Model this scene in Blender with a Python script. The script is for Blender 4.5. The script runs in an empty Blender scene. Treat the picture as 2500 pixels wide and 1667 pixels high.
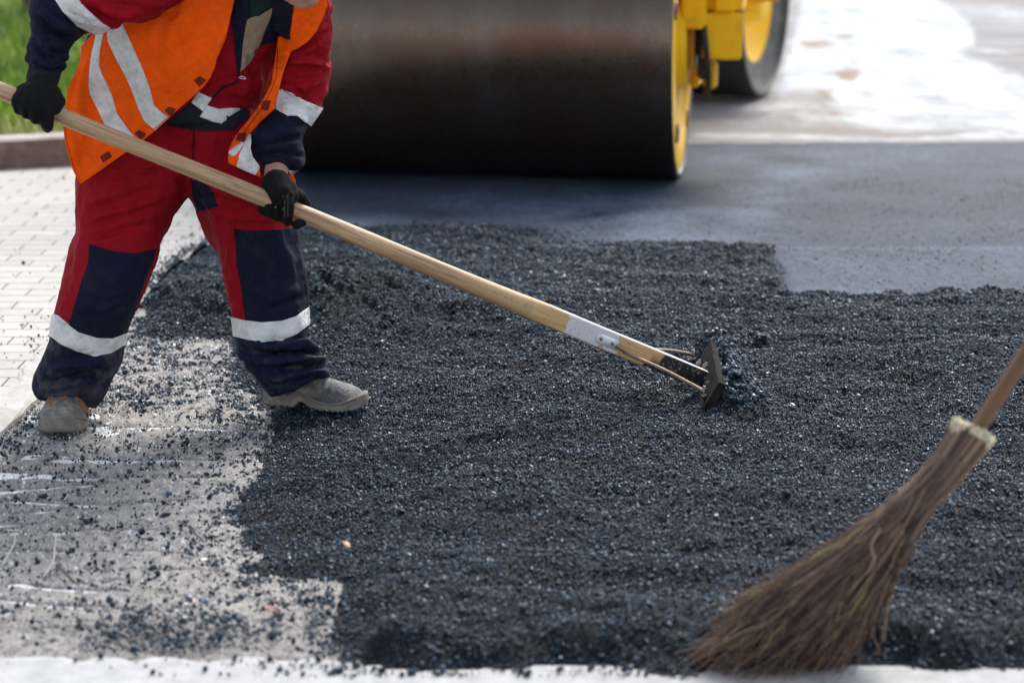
import bpy, bmesh, math, random
import numpy as np
from mathutils import Vector, Matrix, noise
from mathutils.bvhtree import BVHTree
from mathutils.geometry import delaunay_2d_cdt

random.seed(7); rng = np.random.default_rng(7)
R = math.radians
sc = bpy.context.scene
COL = sc.collection

# ------------------------------------------------------------------ camera
FPX, CX, CY, TH, CH = 5240.0, 1250.0, 833.5, R(13.18), 1.473
FW = np.array([0, math.cos(TH), -math.sin(TH)]); UP = np.array([0, math.sin(TH), math.cos(TH)])
CAM = np.array([0, 0, CH])
def U(x, y, z):                         # photograph position at optical depth z -> world point
    return CAM + z*FW + np.array([1., 0, 0])*((x-CX)/FPX*z) + UP*(-(y-CY)/FPX*z)
def G(x, y, z0=0.0):                    # photograph position -> world point at height z0
    d = FW + np.array([1., 0, 0])*((x-CX)/FPX) + UP*(-(y-CY)/FPX)
    return CAM + d*((z0-CH)/d[2])
def proj(v):
    v = np.asarray(v, float); r = v-CAM
    z = r@FW
    return np.stack([CX+FPX*r[..., 0]/z, CY-FPX*(r@UP)/z], -1)
cd = bpy.data.cameras.new('camera'); cam = bpy.data.objects.new('camera', cd); COL.objects.link(cam)
cam.location = CAM; cam.rotation_euler = (math.pi/2-TH, 0, 0)
cd.lens = 36*FPX/2500; cd.sensor_width = 36; cd.clip_end = 500; cd.clip_start = .05
cd.dof.use_dof = True; cd.dof.focus_distance = 5.5; cd.dof.aperture_fstop = 2.7
sc.camera = cam

# ------------------------------------------------------------------ world
SUN_EL, SUN_AZ = R(48), R(22)
w = bpy.data.worlds.new('World'); sc.world = w; w.use_nodes = True
nt = w.node_tree
bg = nt.nodes['Background']; sky = nt.nodes.new('ShaderNodeTexSky'); sky.sky_type = 'NISHITA'
sky.sun_disc = False; sky.sun_elevation = SUN_EL; sky.sun_rotation = SUN_AZ
sky.dust_density = 1.5; sky.air_density = 1.0; sky.ozone_density = 1.0
hs = nt.nodes.new('ShaderNodeHueSaturation'); hs.inputs['Saturation'].default_value = .5; nt.links.new(sky.outputs[0], hs.inputs['Color']); nt.links.new(hs.outputs[0], bg.inputs[0]); bg.inputs[1].default_value = .138
sd = bpy.data.lights.new('sun', 'SUN'); sd.energy = 2.0; sd.angle = R(20); sd.color = (1, .955, .9)
sun = bpy.data.objects.new('sun', sd); COL.objects.link(sun)
to_sun = Vector((math.sin(SUN_AZ)*math.cos(SUN_EL), math.cos(SUN_AZ)*math.cos(SUN_EL), math.sin(SUN_EL)))
sun.rotation_euler = to_sun.to_track_quat('Z', 'Y').to_euler(); sun.location = (0, 0, 8)
sc.view_settings.view_transform = 'Standard'; sc.view_settings.look = 'None'
sc.view_settings.exposure = 1.18; sc.view_settings.gamma = 1

# ------------------------------------------------------------------ materials
class MN:
    def __init__(s, name):
        s.m = bpy.data.materials.new(name); s.m.use_nodes = True
        s.t = s.m.node_tree; s.b = s.t.nodes['Principled BSDF']
        s.geo = s.t.nodes.new('ShaderNodeNewGeometry')
    def n(s, ty, **k):
        x = s.t.nodes.new(ty)
        for a, b in k.items(): setattr(x, a, b)
        return x
    def l(s, a, b): s.t.links.new(a, b)
    def noise(s, scale, detail=4, rough=.6, vec=None, dist=0):
        x = s.n('ShaderNodeTexNoise'); x.inputs['Scale'].default_value = scale
        x.inputs['Detail'].default_value = detail; x.inputs['Roughness'].default_value = rough
        x.inputs['Distortion'].default_value = dist
        s.l(vec or s.pos(), x.inputs['Vector']); return x.outputs['Fac']
    def pos(s, scale=None, rot=None):
        if scale is None and rot is None: return s.geo.outputs['Position']
        m = s.n('ShaderNodeMapping'); s.l(s.geo.outputs['Position'], m.inputs['Vector'])
        if scale: m.inputs['Scale'].default_value = scale
        if rot: m.inputs['Rotation'].default_value = rot
        return m.outputs[0]
    def ramp(s, fac, stops):
        r = s.n('ShaderNodeValToRGB'); e = r.color_ramp.elements
        while len(e) < len(stops): e.new(.5)
        for el, (p, c) in zip(e, stops):
            el.position = p; el.color = (c, c, c, 1) if isinstance(c, (int, float)) else (*c, 1)
        s.l(fac, r.inputs[0]); return r.outputs[0]
    def mix(s, fac, a, b, blend='MIX'):
        x = s.n('ShaderNodeMix', data_type='RGBA', blend_type=blend)
        for v, i in ((fac, 0), (a, 6), (b, 7)):
            if isinstance(v, (int, float)): x.inputs[i].default_value = v
            elif isinstance(v, tuple): x.inputs[i].default_value = (*v, 1)
            else: s.l(v, x.inputs[i])
        return x.outputs[2]
    def math(s, op, a, b=0):
        x = s.n('ShaderNodeMath', operation=op)
        for i, v in enumerate((a, b)):
            if isinstance(v, (int, float)): x.inputs[i].default_value = v
            else: s.l(v, x.inputs[i])
        return x.outputs[0]
    def attr(s, name, out='Fac'):
        x = s.n('ShaderNodeAttribute', attribute_name=name); return x.outputs[out]
    def bump(s, h, strength=.5, dist=.002, prev=None):
        x = s.n('ShaderNodeBump'); x.inputs['Strength'].default_value = strength
        x.inputs['Distance'].default_value = dist; s.l(h, x.inputs['Height'])
        if prev: s.l(prev, x.inputs['Normal'])
        s.l(x.outputs[0], s.b.inputs['Normal']); return x.outputs[0]
    def set(s, **k):
        for a, v in k.items():
            i = s.b.inputs[{'col': 'Base Color', 'rough': 'Roughness', 'metal': 'Metallic', 'spec': 'Specular IOR Level',
                            'sheen': 'Sheen Weight', 'coat': 'Coat Weight', 'trans': 'Transmission Weight', 'ior': 'IOR',
                            'alpha': 'Alpha', 'sheenr': 'Sheen Roughness'}[a]]
            if isinstance(v, (int, float)): i.default_value = v
            elif isinstance(v, tuple): i.default_value = (*v, 1)
            else: s.l(v, i)
        return s
M = {}
def fabric(name, c, dark=.72, dirt=None, dirt_amt=.0, rough=.85, sheen=.0, weave=.35):
    m = MN(name)
    n1 = m.noise(9, 4); n2 = m.noise(55, 3)
    v = m.ramp(n1, [(.3, dark), (.7, 1.0)])
    col = m.mix(1.0, c, v, 'MULTIPLY')
    col = m.mix(1.0, col, m.ramp(n2, [(.3, .86), (.7, 1.0)]), 'MULTIPLY')
    if dirt:
        f = m.ramp(m.noise(14, 6, .7), [(.5, 0.0), (.72, dirt_amt)])
        col = m.mix(f, col, dirt)
    m.set(col=col, rough=rough, sheen=sheen, spec=.18)
    wv = m.noise(1500, 2, vec=m.pos())
    b = m.bump(wv, weave, .0006)
    m.bump(m.noise(16, 4, .5, dist=1.2), .75, .014, b)
    M[name] = m.m
fabric('red_cloth', (.30, .0015, .010), .8)
fabric('navy_cloth', (.006, .008, .026), .75, dirt=(.05, .05, .055), dirt_amt=.2)
fabric('navy_dusty', (.0075, .010, .032), .75, dirt=(.13, .11, .1), dirt_amt=.5)
fabric('orange_cloth', (1.0, .108, .0), .86, dirt=(.35, .05, .01), dirt_amt=.3)
fabric('velcro', (.16, .02, .012), .8)
fabric('tan_cloth', (.34, .26, .18), .8)
fabric('green_cloth', (.012, .035, .03), .8)
fabric('dark_knit', (.014, .014, .026), .8)
fabric('glove_knit', (.006, .006, .006), .8, rough=.9, weave=.9)
fabric('dark_seam', (.02, .008, .012), .9)
m = MN('reflective_tape')
d = m.ramp(m.noise(26, 7, .7), [(.46, 0.0), (.7, .6)])
m.set(col=m.mix(d, (.68, .68, .675), (.27, .245, .22)), rough=.5, spec=.5); m.bump(m.noise(34, 5, .6, dist=2), .8, .008); M['tape'] = m.m
def plain(name, c, rough=.5, metal=0, var=.85, scale=30, bump=.2, **k):
    m = MN(name); v = m.ramp(m.noise(scale, 5), [(.3, var), (.7, 1.0)])
    m.set(col=m.mix(1.0, c, v, 'MULTIPLY'), rough=rough, metal=metal, **k)
    if bump: m.bump(m.noise(scale*6, 3), bump, .001)
    M[name] = m.m
plain('skin', (.42, .22, .15), .55, var=.85, scale=40)
plain('hair', (.03, .022, .018), .7)
plain('eye', (.6, .6, .58), .2)
plain('rust_rod', (.34, .22, .14), .5, .3, .35, 60, .4)
plain('white_paint', (.7, .7, .7), .5, 0, .8)
plain('bolt', (.2, .2, .2), .4, .8)
plain('lace', (.38, .12, .015), .8, 0, .15, 300)
plain('dark_rubber', (.025, .025, .027), .75)
plain('black_paint', (.012, .012, .012), .4)
# boots
m = MN('boot_leather')
c = m.ramp(m.noise(13, 7, .7), [(.36, (.045, .05, .056)), (.5, (.14, .13, .115)), (.62, (.33, .29, .235))])
m.set(col=c, rough=.62); m.bump(m.noise(70, 6, .65, vec=m.pos((1, 1, 2.6)), dist=1), .8, .007); M['leather'] = m.m
m = MN('boot_sole'); m.set(col=m.ramp(m.noise(22, 7, .7), [(.3, (.09, .08, .075)), (.7, (.28, .24, .2))]), rough=.85)
m.bump(m.noise(160, 4, .6), .5, .003); M['sole'] = m.m
# wood handle: grain runs along the attribute 'u'
def wood(name, light, mid, dk, use_col=False):
    m = MN(name)
    cb = m.n('ShaderNodeCombineXYZ'); m.l(m.attr('gu'), cb.inputs[0]); m.l(m.attr('gv'), cb.inputs[1]); m.l(m.attr('gw'), cb.inputs[2])
    mp = m.n('ShaderNodeMapping'); m.l(cb.outputs[0], mp.inputs[0]); mp.inputs['Scale'].default_value = (2.2, 60, 60)
    n1 = m.noise(1.6, 6, .65, vec=mp.outputs[0], dist=.6)
    mp2 = m.n('ShaderNodeMapping'); m.l(cb.outputs[0], mp2.inputs[0]); mp2.inputs['Scale'].default_value = (18, 260, 260)
    n2 = m.noise(1.3, 3, .6, vec=mp2.outputs[0])
    c = m.ramp(n1, [(.3, dk), (.48, mid), (.7, light)])
    c = m.mix(1.0, c, m.ramp(n2, [(.28, .35), (.42, 1.0)]), 'MULTIPLY')
    c = m.mix(m.ramp(m.noise(8, 4), [(.45, 0.0), (.7, .45)]), c, mid)
    if use_col:
        a = m.n('ShaderNodeAttribute', attribute_name='paint_and_highlight')
        c = m.mix(m.math('MULTIPLY', a.outputs['Alpha'], m.ramp(m.noise(90, 5, .75), [(.36, .25), (.46, 1.0)])), c, a.outputs['Color'])
    m.set(col=c, rough=.45, spec=.4); m.bump(n1, .3, .002); M[name] = m.m
wood('handle_wood', (.60, .41, .235), (.40, .25, .135), (.15, .085, .045), True)
wood('board_wood', (.66, .43, .2), (.58, .36, .16), (.42, .24, .1), True)
wood('broom_wood', (.22, .12, .06), (.14, .068, .034), (.06, .028, .015))
m = MN('blade_board')
m.set(col=m.ramp(m.noise(16, 7, .7), [(.35, (.008, .008, .009)), (.55, (.024, .02, .018)), (.8, (.07, .055, .046))]), rough=.9, spec=.1)
m.bump(m.noise(150, 5, .7), .8, .005); M['blade'] = m.m
# twigs
m = MN('twig')
c = m.ramp(m.attr('tone'), [(0, (.012, .007, .005)), (.4, (.085, .047, .029)), (.72, (.21, .125, .08)), (.95, (.36, .26, .15)), (1, (.42, .37, .12))])
m.set(col=c, rough=.7); M['twig'] = m.m
plain('twig_end', (.7, .63, .42), .8, var=.35, scale=160)
# asphalt
m = MN('asphalt_base')
m.set(col=m.ramp(m.noise(300, 4, .7), [(.35, (.002, .003, .005)), (.7, (.008, .011, .016))]), rough=.75, spec=.3)
m.bump(m.noise(420, 3, .7), .8, .004); M['asphalt_base'] = m.m
m = MN('asphalt_grain')
rnd = m.n('ShaderNodeObjectInfo').outputs['Random']
m.set(col=m.ramp(rnd, [(0, (.0012, .0025, .005)), (.5, (.0035, .007, .012)), (.78, (.015, .026, .039)), (.95, (.05, .074, .098)), (1, (.11, .14, .17))]),
      rough=m.ramp(rnd, [(0, .6), (1, .34)]), spec=.55); m.b.inputs['Specular Tint'].default_value = (.6, .8, 1, 1); M['grain'] = m.m
m = MN('glint_stone'); m.set(col=m.ramp(m.n('ShaderNodeObjectInfo').outputs['Random'], [(0, (.3, .28, .25)), (.6, (.6, .59, .56)), (1, (.8, .8, .78))]), rough=.22, spec=.8); M['glint_stone'] = m.m  # whitish colour lets the chips double as wet glints
m = MN('rolled_asphalt')
fine = m.noise(105, 5, .85); med = m.noise(45, 4, .75)
c = m.ramp(fine, [(.36, (.008, .012, .019)), (.5, (.034, .045, .062)), (.62, (.12, .145, .185))])
c = m.mix(m.math('MULTIPLY', m.attr('haze_dust'), .6), c, (.31, .35, .40))  # drifting steam haze painted into the albedo together with pale dust
c = m.mix(1.0, c, m.ramp(m.noise(2.2, 4), [(.3, .52), (.7, .8)]), 'MULTIPLY')
c = m.mix(1.0, c, m.ramp(m.noise(34, 5, .8, vec=m.pos((1, .55, 1))), [(.36, .55), (.62, 1.25)]), 'MULTIPLY')
c = m.mix(1.0, c, (.68, .78, .92), 'MULTIPLY')
m.set(col=c, rough=m.ramp(fine, [(.3, .55), (.7, .8)]), spec=.22); m.b.inputs['Specular Tint'].default_value = (.7, .85, 1, 1)
b = m.bump(fine, .9, .006); m.bump(med, .5, .008, b); M['rolled'] = m.m
# old road beyond
m = MN('old_road')
n0 = m.noise(60, 6, .7)
c = m.ramp(n0, [(.3, (.16, .15, .145)), (.7, (.3, .285, .27))])
mk = m.attr('lime')
e = m.math('ADD', mk, m.math('MULTIPLY', m.math('SUBTRACT', m.noise(7, 6, .65, dist=1), .5), 1.1))
wet = m.ramp(e, [(.3, 0.0), (.72, 1.0)])
brown = m.ramp(m.math('ADD', m.attr('brown'), m.math('MULTIPLY', m.math('SUBTRACT', m.noise(9, 5, .7), .5), 1.2)), [(.42, 0.0), (.6, .95)])
c = m.mix(wet, c, m.ramp(m.noise(2.5, 6, .7, vec=m.pos((1, .5, 1), (0, 0, -.6))), [(.3, (.25, .265, .28)), (.6, (.52, .53, .54))])); c = m.mix(brown, c, (.24, .17, .11))
c = m.mix(m.ramp(m.noise(1, 4, .6, vec=m.pos((.8, 3.2, 1), (0, 0, .5)), dist=.6), [(.5, 0.0), (.66, .45)]), c, (.42, .44, .47))
m.set(col=c, rough=.85, spec=.1); m.bump(m.noise(40, 5, .7), .12, .006); M['old_road'] = m.m
# milled surface
m = MN('milled')
n1 = m.noise(48, 8, .9, vec=m.pos((1, .5, 1), (0, 0, .25))); n2 = m.noise(200, 4, .7, vec=m.pos((1, .4, 1)))
c = m.ramp(n1, [(.34, (.075, .073, .07)), (.5, (.275, .258, .238)), (.68, (.53, .505, .47))])
c = m.mix(1.0, c, m.ramp(n2, [(.3, .62), (.65, 1.1)]), 'MULTIPLY')
c = m.mix(m.ramp(m.noise(330, 3, .7), [(.36, .85), (.44, 0.0)]), c, (.04, .042, .047))
c = m.mix(m.ramp(m.noise(260, 3, .7, vec=m.pos((1.1, .9, 1))), [(.6, 0.0), (.66, .8)]), c, (.72, .71, .68))
m.set(col=c, rough=.8); m.bump(n2, .9, .004); M['milled'] = m.m
m = MN('glare_water'); m.set(col=m.ramp(m.noise(90, 4, .7), [(.35, (.45, .46, .44)), (.55, (.92, .93, .92))]), rough=.16, spec=.9)  # white base colour stands in for bright sky glare on the water
m.bump(m.noise(60, 4, .7), .5, .01); M['glare_water'] = m.m
# concrete strip
def concrete(name, a, b, bump=.5, pit=True):
    m = MN(name); c = m.ramp(m.noise(22, 7, .7), [(.3, a), (.7, b)])
    if pit: c = m.mix(m.ramp(m.noise(200, 3, .6), [(.28, .7), (.36, 0.0)]), c, (.08, .08, .08))
    m.set(col=c, rough=.85); m.bump(m.noise(150, 5, .7), bump, .004); M[name] = m.m
concrete('kerb_pale', (.30, .30, .295), (.46, .46, .455))
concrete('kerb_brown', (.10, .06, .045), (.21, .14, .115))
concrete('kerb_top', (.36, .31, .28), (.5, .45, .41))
concrete('edging', (.34, .32, .29), (.5, .48, .44))
m = MN('paving')
br = m.n('ShaderNodeTexBrick'); m.l(m.pos(), br.inputs['Vector'])
br.inputs['Scale'].default_value = 1; br.inputs['Brick Width'].default_value = .2; br.inputs['Row Height'].default_value = .1
br.inputs['Mortar Size'].default_value = .0034; br.inputs['Mortar Smooth'].default_value = .2
br.inputs['Color1'].default_value = (.39, .372, .342, 1); br.inputs['Color2'].default_value = (.46, .437, .40, 1); br.inputs['Mortar'].default_value = (.10, .09, .078, 1)
c = m.mix(1.0, br.outputs[0], m.ramp(m.noise(35, 6, .7), [(.3, .85), (.7, 1.08)]), 'MULTIPLY')
c = m.mix(m.ramp(m.noise(4, 5, .6), [(.5, 0.0), (.75, .3)]), c, (.6, .58, .55))
m.set(col=c, rough=.85); m.bump(m.noise(160, 4), .3, .002, m.bump(br.outputs['Fac'], -.5, .006)); M['paving'] = m.m
m = MN('soil'); m.set(col=m.ramp(m.noise(12, 6, .7), [(.35, (.05, .06, .02)), (.65, (.14, .11, .075))]), rough=.95); M['soil'] = m.m
m = MN('grass_blade'); c = m.ramp(m.attr('tone'), [(0, (.09, .16, .015)), (.6, (.27, .43, .035)), (.9, (.46, .58, .10)), (1, (.5, .42, .2))])
m.set(col=c, rough=.5); M['grass'] = m.m
plain('bark', (.11, .085, .065), .9, var=.5, scale=40, bump=.8)
m = MN('leaf'); m.set(col=m.ramp(m.attr('tone'), [(0, (.04, .09, .015)), (1, (.12, .22, .04))]), rough=.5); M['leaf'] = m.m
# roller
m = MN('drum_steel')
st = m.n('ShaderNodeTexNoise'); st.inputs['Scale'].default_value = 1; st.inputs['Detail'].default_value = 6; st.inputs['Roughness'].default_value = .7
mp = m.n('ShaderNodeMapping'); m.l(m.geo.outputs['Position'], mp.inputs[0]); mp.inputs['Scale'].default_value = (4, 2, 2); m.l(mp.outputs[0], st.inputs['Vector'])
c = m.ramp(st.outputs['Fac'], [(.3, (.095, .066, .048)), (.5, (.11, .08, .062)), (.72, (.135, .11, .095))])
c = m.mix(m.ramp(m.noise(6, 6, .7), [(.5, 0.0), (.75, .6)]), c, (.13, .06, .03))
m.set(col=c, rough=m.ramp(m.noise(60, 6, .7), [(.3, .22), (.7, .38)]), metal=.9); m.bump(m.noise(180, 4, .7), .12, .002); M['drum'] = m.m
m = MN('yellow_paint')
dd = m.ramp(m.noise(11, 7, .75), [(.56, 0.0), (.72, .7)])
c = m.mix(dd, (.9, .49, .0), (.4, .2, .01)); m.set(col=c, rough=.5, spec=.25); m.bump(m.noise(60, 4), .08, .002); M['yellow'] = m.m
m = MN('scuffed_steel'); m.set(col=m.ramp(m.noise(14, 6, .7), [(.35, (.1, .095, .09)), (.7, (.3, .28, .22))]), rough=.55, metal=.3); M['scuffed'] = m.m
m = MN('glass_dark'); m.set(col=(.05, .07, .08), rough=.05, spec=.8); M['glass'] = m.m

# ------------------------------------------------------------------ mesh helpers
def tag(o, label=None, cat=None, group=None, kind=None):
    for k, v in (('label', label), ('category', cat), ('group', group), ('kind', kind)):
        if v: o[k] = v
    return o
def obj(name, V, F, mat, parent=None, smooth=True, attrs=None):
    me = bpy.data.meshes.new(name); me.from_pydata([tuple(map(float, v)) for v in V], [], [tuple(map(int, f)) for f in F])
    mats = mat if isinstance(mat, (list, tuple)) else [mat]
    for q in mats: me.materials.append(M[q])
    if smooth and len(me.polygons): me.polygons.foreach_set('use_smooth', [True]*len(me.polygons))
    for k, (ty, data) in (attrs or {}).items():
        a = me.attributes.new(k, ty, 'POINT')
        if ty == 'FLOAT_COLOR': a.data.foreach_set('color', np.asarray(data, np.float32).ravel())
        else: a.data.foreach_set('value', np.asarray(data, np.float32).ravel())
    me.update()
    o = bpy.data.objects.new(name, me); COL.objects.link(o)
    if parent: o.parent = parent
    return o
def empty(name, loc=(0, 0, 0)):
    o = bpy.data.objects.new(name, None); COL.objects.link(o); o.location = loc; o.empty_display_size = .1
    return o
class MB:
    def __init__(s): s.V = []; s.F = []; s.n = 0
    def add(s, V, F):
        s.V += [np.asarray(v, float) for v in V]; s.F += [tuple(i+s.n for i in f) for f in F]; s.n += len(V); return s
    def box(s, c, size, rot=None, bev=0):
        bm = bmesh.new(); bmesh.ops.create_cube(bm, size=1)
        bmesh.ops.scale(bm, vec=size, verts=bm.verts)
        if bev: bmesh.ops.bevel(bm, geom=bm.edges[:], offset=bev, segments=3, affect='EDGES')
        mt = Matrix.Translation(Vector(c))@(rot.to_4x4() if rot else Matrix())
        bmesh.ops.transform(bm, matrix=mt, verts=bm.verts)
        bm.verts.index_update(); s.add([v.co[:] for v in bm.verts], [[v.index for v in f.verts] for f in bm.faces]); bm.free(); return s
    def tube(s, pts, rad, n=12, caps=True, step=None):
        pts = [np.asarray(p, float) for p in pts]
        rad = [rad]*len(pts) if isinstance(rad, (int, float)) else list(rad)
        V, F = [], []
        t = np.gradient(np.array(pts), axis=0) if len(pts) > 1 else None
        ref = np.array([.31, .17, .93])
        for p, r, d in zip(pts, rad, t):
            d = d/np.linalg.norm(d); a = np.cross(d, ref); a /= np.linalg.norm(a); b = np.cross(d, a)
            for k in range(n):
                an = 2*math.pi*k/n; V.append(p+r*(a*math.cos(an)+b*math.sin(an)))
        for i in range(len(pts)-1):
            for k in range(n):
                F.append((i*n+k, i*n+(k+1) % n, (i+1)*n+(k+1) % n, (i+1)*n+k))
        if caps:
            F.append(tuple(range(n))[::-1]); F.append(tuple((len(pts)-1)*n+k for k in range(n)))
        return s.add(V, F)
    def chain(s, pts, rad, n=16):           # tube with ball ends and ball joints, for voxel union
        for i in range(len(pts)-1):
            m = 6; P = [np.asarray(pts[i])*(1-k/m)+np.asarray(pts[i+1])*k/m for k in range(m+1)]
            s.tube(P, [rad[i]*(1-k/m)+rad[i+1]*k/m for k in range(m+1)], n)
        for p, r in zip(pts, rad): s.ball(p, (r, r, r))
        return s
    def ball(s, c, r, rot=None, seg=16):
        bm = bmesh.new(); bmesh.ops.create_uvsphere(bm, u_segments=seg, v_segments=seg//2+2, radius=1)
        bmesh.ops.scale(bm, vec=r, verts=bm.verts)
        mt = Matrix.Translation(Vector(c))@(rot.to_4x4() if rot else Matrix())
        bmesh.ops.transform(bm, matrix=mt, verts=bm.verts)
        bm.verts.index_update(); s.add([v.co[:] for v in bm.verts], [[v.index for v in f.verts] for f in bm.faces]); bm.free(); return s
    def build(s, name, mat, parent=None, smooth=True): return obj(name, s.V, s.F, mat, parent, smooth)
def catmull(A, m):                          # resample rows with m steps per span
    A = np.asarray(A, float); n = len(A); out = []
    for i in range(n-1):
        p0, p1, p2, p3 = A[max(i-1, 0)], A[i], A[i+1], A[min(i+2, n-1)]
        for k in range(m):
            t = k/m
            out.append(.5*((2*p1)+(-p0+p2)*t+(2*p0-5*p1+4*p2-p3)*t*t+(-p0+3*p1-3*p2+p3)*t**3))
    out.append(A[-1]); return np.array(out)
def loft(rows, m=6, seg=48, n=2.3):         # rows: xl,yl,xr,yr,depth,half_thickness
    D = []
    for xl, yl, xr, yr, z, d in rows:
        a, b = U(xl, yl, z), U(xr, yr, z); D.append(np.concatenate([(a+b)/2, (b-a)/2, [d]]))
    D = catmull(D, m); V, F = [], []
    for r in D:
        for k in range(seg):
            an = 2*math.pi*k/seg; c, s_ = math.cos(an), math.sin(an)
            c = math.copysign(abs(c)**(2/n), c); s_ = math.copysign(abs(s_)**(2/n), s_)
            V.append(r[:3]+r[3:6]*c-FW*r[6]*s_)
    for i in range(len(D)-1):
        for k in range(seg): F.append((i*seg+k, i*seg+(k+1) % seg, (i+1)*seg+(k+1) % seg, (i+1)*seg+k))
    F.append(tuple(range(seg))[::-1]); F.append(tuple((len(D)-1)*seg+k for k in range(seg)))
    return V, F
def remesh(mb, voxel=.005, smooth=6):
    o = mb.build('tmp_volume', 'velcro')
    r = o.modifiers.new('r', 'REMESH'); r.mode = 'VOXEL'; r.voxel_size = voxel
    s = o.modifiers.new('s', 'SMOOTH'); s.factor = .5; s.iterations = smooth
    dg = bpy.context.evaluated_depsgraph_get(); me = bpy.data.meshes.new_from_object(o.evaluated_get(dg))
    V = np.empty(len(me.vertices)*3); me.vertices.foreach_get('co', V); V = V.reshape(-1, 3)
    F = [tuple(p.vertices) for p in me.polygons]
    om = o.data; bpy.data.objects.remove(o); bpy.data.meshes.remove(om); bpy.data.meshes.remove(me)
    return V, F
def normals(V, F):
    me = bpy.data.meshes.new('t'); me.from_pydata([tuple(v) for v in V], [], F); me.update()
    N = np.empty(len(V)*3); me.vertex_normals.foreach_get('vector', N); bpy.data.meshes.remove(me)
    return N.reshape(-1, 3)
def seg_dist(P, a, b):
    a = np.asarray(a, float); b = np.asarray(b, float); ab = b-a
    t = np.clip(((P-a)@ab)/(ab@ab+1e-9), 0, 1); q = a+t[:, None]*ab
    return np.linalg.norm(P-q, axis=1), t
def poly_line_dist(P, pts):
    d = np.full(len(P), 1e9); u = np.zeros(len(P)); n = len(pts)-1
    for i in range(n):
        di, t = seg_dist(P, pts[i], pts[i+1]); m = di < d; d[m] = di[m]; u[m] = (i+t[m])/n
    return d, u
def inside(P, poly):
    x, y = P[:, 0], P[:, 1]; c = np.zeros(len(P), bool); n = len(poly)
    for i in range(n):
        x1, y1 = poly[i]; x2, y2 = poly[(i+1) % n]
        if y1 == y2: continue
        m = ((y1 > y) != (y2 > y)) & (x < (x2-x1)*(y-y1)/(y2-y1)+x1); c ^= m
    return c
def sdf(P, poly):                           # positive inside
    d, _ = poly_line_dist(P, list(poly)+[poly[0]]); return np.where(inside(P, poly), d, -d)
def fold(V, F, creases, base=.0, freq=9, seed=0, stretch=(1, 1, .5)):
    N = normals(V, F); P = proj(V); out = np.zeros(len(V))
    front = np.einsum('ij,ij->i', N, V-CAM) < 0
    for pts, wd, amp in creases:
        d, u = poly_line_dist(P, pts); env = np.clip(np.minimum(u, 1-u)*5, 0, 1)
        prof = np.exp(-(d/wd)**2)-.45*np.exp(-((d-wd*1.9)/(wd))**2)
        out += np.where(front, amp*prof*env, 0)
    if base:
        s3 = np.array(stretch)
        nn = np.array([noise.noise(Vector(v*s3*freq)+Vector((seed, 0, 0)))+.5*noise.noise(Vector(v*s3*freq*2.3)+Vector((0, seed, 0))) for v in V])
        out += base*(.42-np.abs(nn)*2.0)
    return V+N*out[:, None]
def patch(name, V, F, poly, mat, off, parent, side='front', th=.0012, label=None):
    V = np.asarray(V); P = proj(V); poly = [tuple(map(float, q)) for q in poly]
    N = normals(V, F); vis = np.einsum('ij,ij->i', N, V-CAM)
    lo = np.min(poly, axis=0)-6; hi = np.max(poly, axis=0)+6
    keepv = np.all((P > lo) & (P < hi), axis=1)
    if side == 'front': keepv &= vis < .35*np.linalg.norm(V-CAM, axis=1)
    if side == 'back': keepv &= vis > .12*np.linalg.norm(V-CAM, axis=1)
    FF = [f for f in F if all(keepv[i] for i in f)]
    used = sorted({i for f in FF for i in f}); mp = {k: i for i, k in enumerate(used)}
    bm = bmesh.new(); W = V+N*off
    bv = [bm.verts.new(W[i]) for i in used]
    for f in FF: bm.faces.new([bv[mp[i]] for i in f])
    for i in range(len(poly)):
        a, b = poly[i], poly[(i+1) % len(poly)]
        if a == b: continue
        da, db = U(*a, 1)-CAM, U(*b, 1)-CAM; n = np.cross(da, db); n /= np.linalg.norm(n)
        # cut only the stretch that this edge spans
        mx = max(abs(b[0]-a[0]), abs(b[1]-a[1])); lo2 = np.minimum(a, b)-8; hi2 = np.maximum(a, b)+8
        co = np.array([v.co[:] for v in bm.verts]); pp = proj(co) if len(co) else co
        bm.verts.index_update()
        ok = np.all((pp > lo2) & (pp < hi2), axis=1) if len(co) else []
        fs = [f for f in bm.faces if any(ok[v.index] for v in f.verts)]
        if not fs: continue
        es = {e for f in fs for e in f.edges}; vs = {v for f in fs for v in f.verts}
        bmesh.ops.bisect_plane(bm, geom=list(vs)+list(es)+fs, dist=1e-6, plane_co=Vector(CAM), plane_no=Vector(n))
    if len(bm.faces):
        cen = proj(np.array([f.calc_center_median()[:] for f in bm.faces])); ins = inside(cen, poly)
        bmesh.ops.delete(bm, geom=[f for f, k in zip(list(bm.faces), ins) if not k], context='FACES')
    me = bpy.data.meshes.new(name); bm.to_mesh(me); bm.free()
    if len(me.polygons): me.polygons.foreach_set('use_smooth', [True]*len(me.polygons))
    me.materials.append(M[mat]); o = bpy.data.objects.new(name, me); COL.objects.link(o); o.parent = parent
    s = o.modifiers.new('s', 'SOLIDIFY'); s.thickness = th+abs(off)*.9; s.offset = -1
    if label: o['label'] = label
    return o
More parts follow.
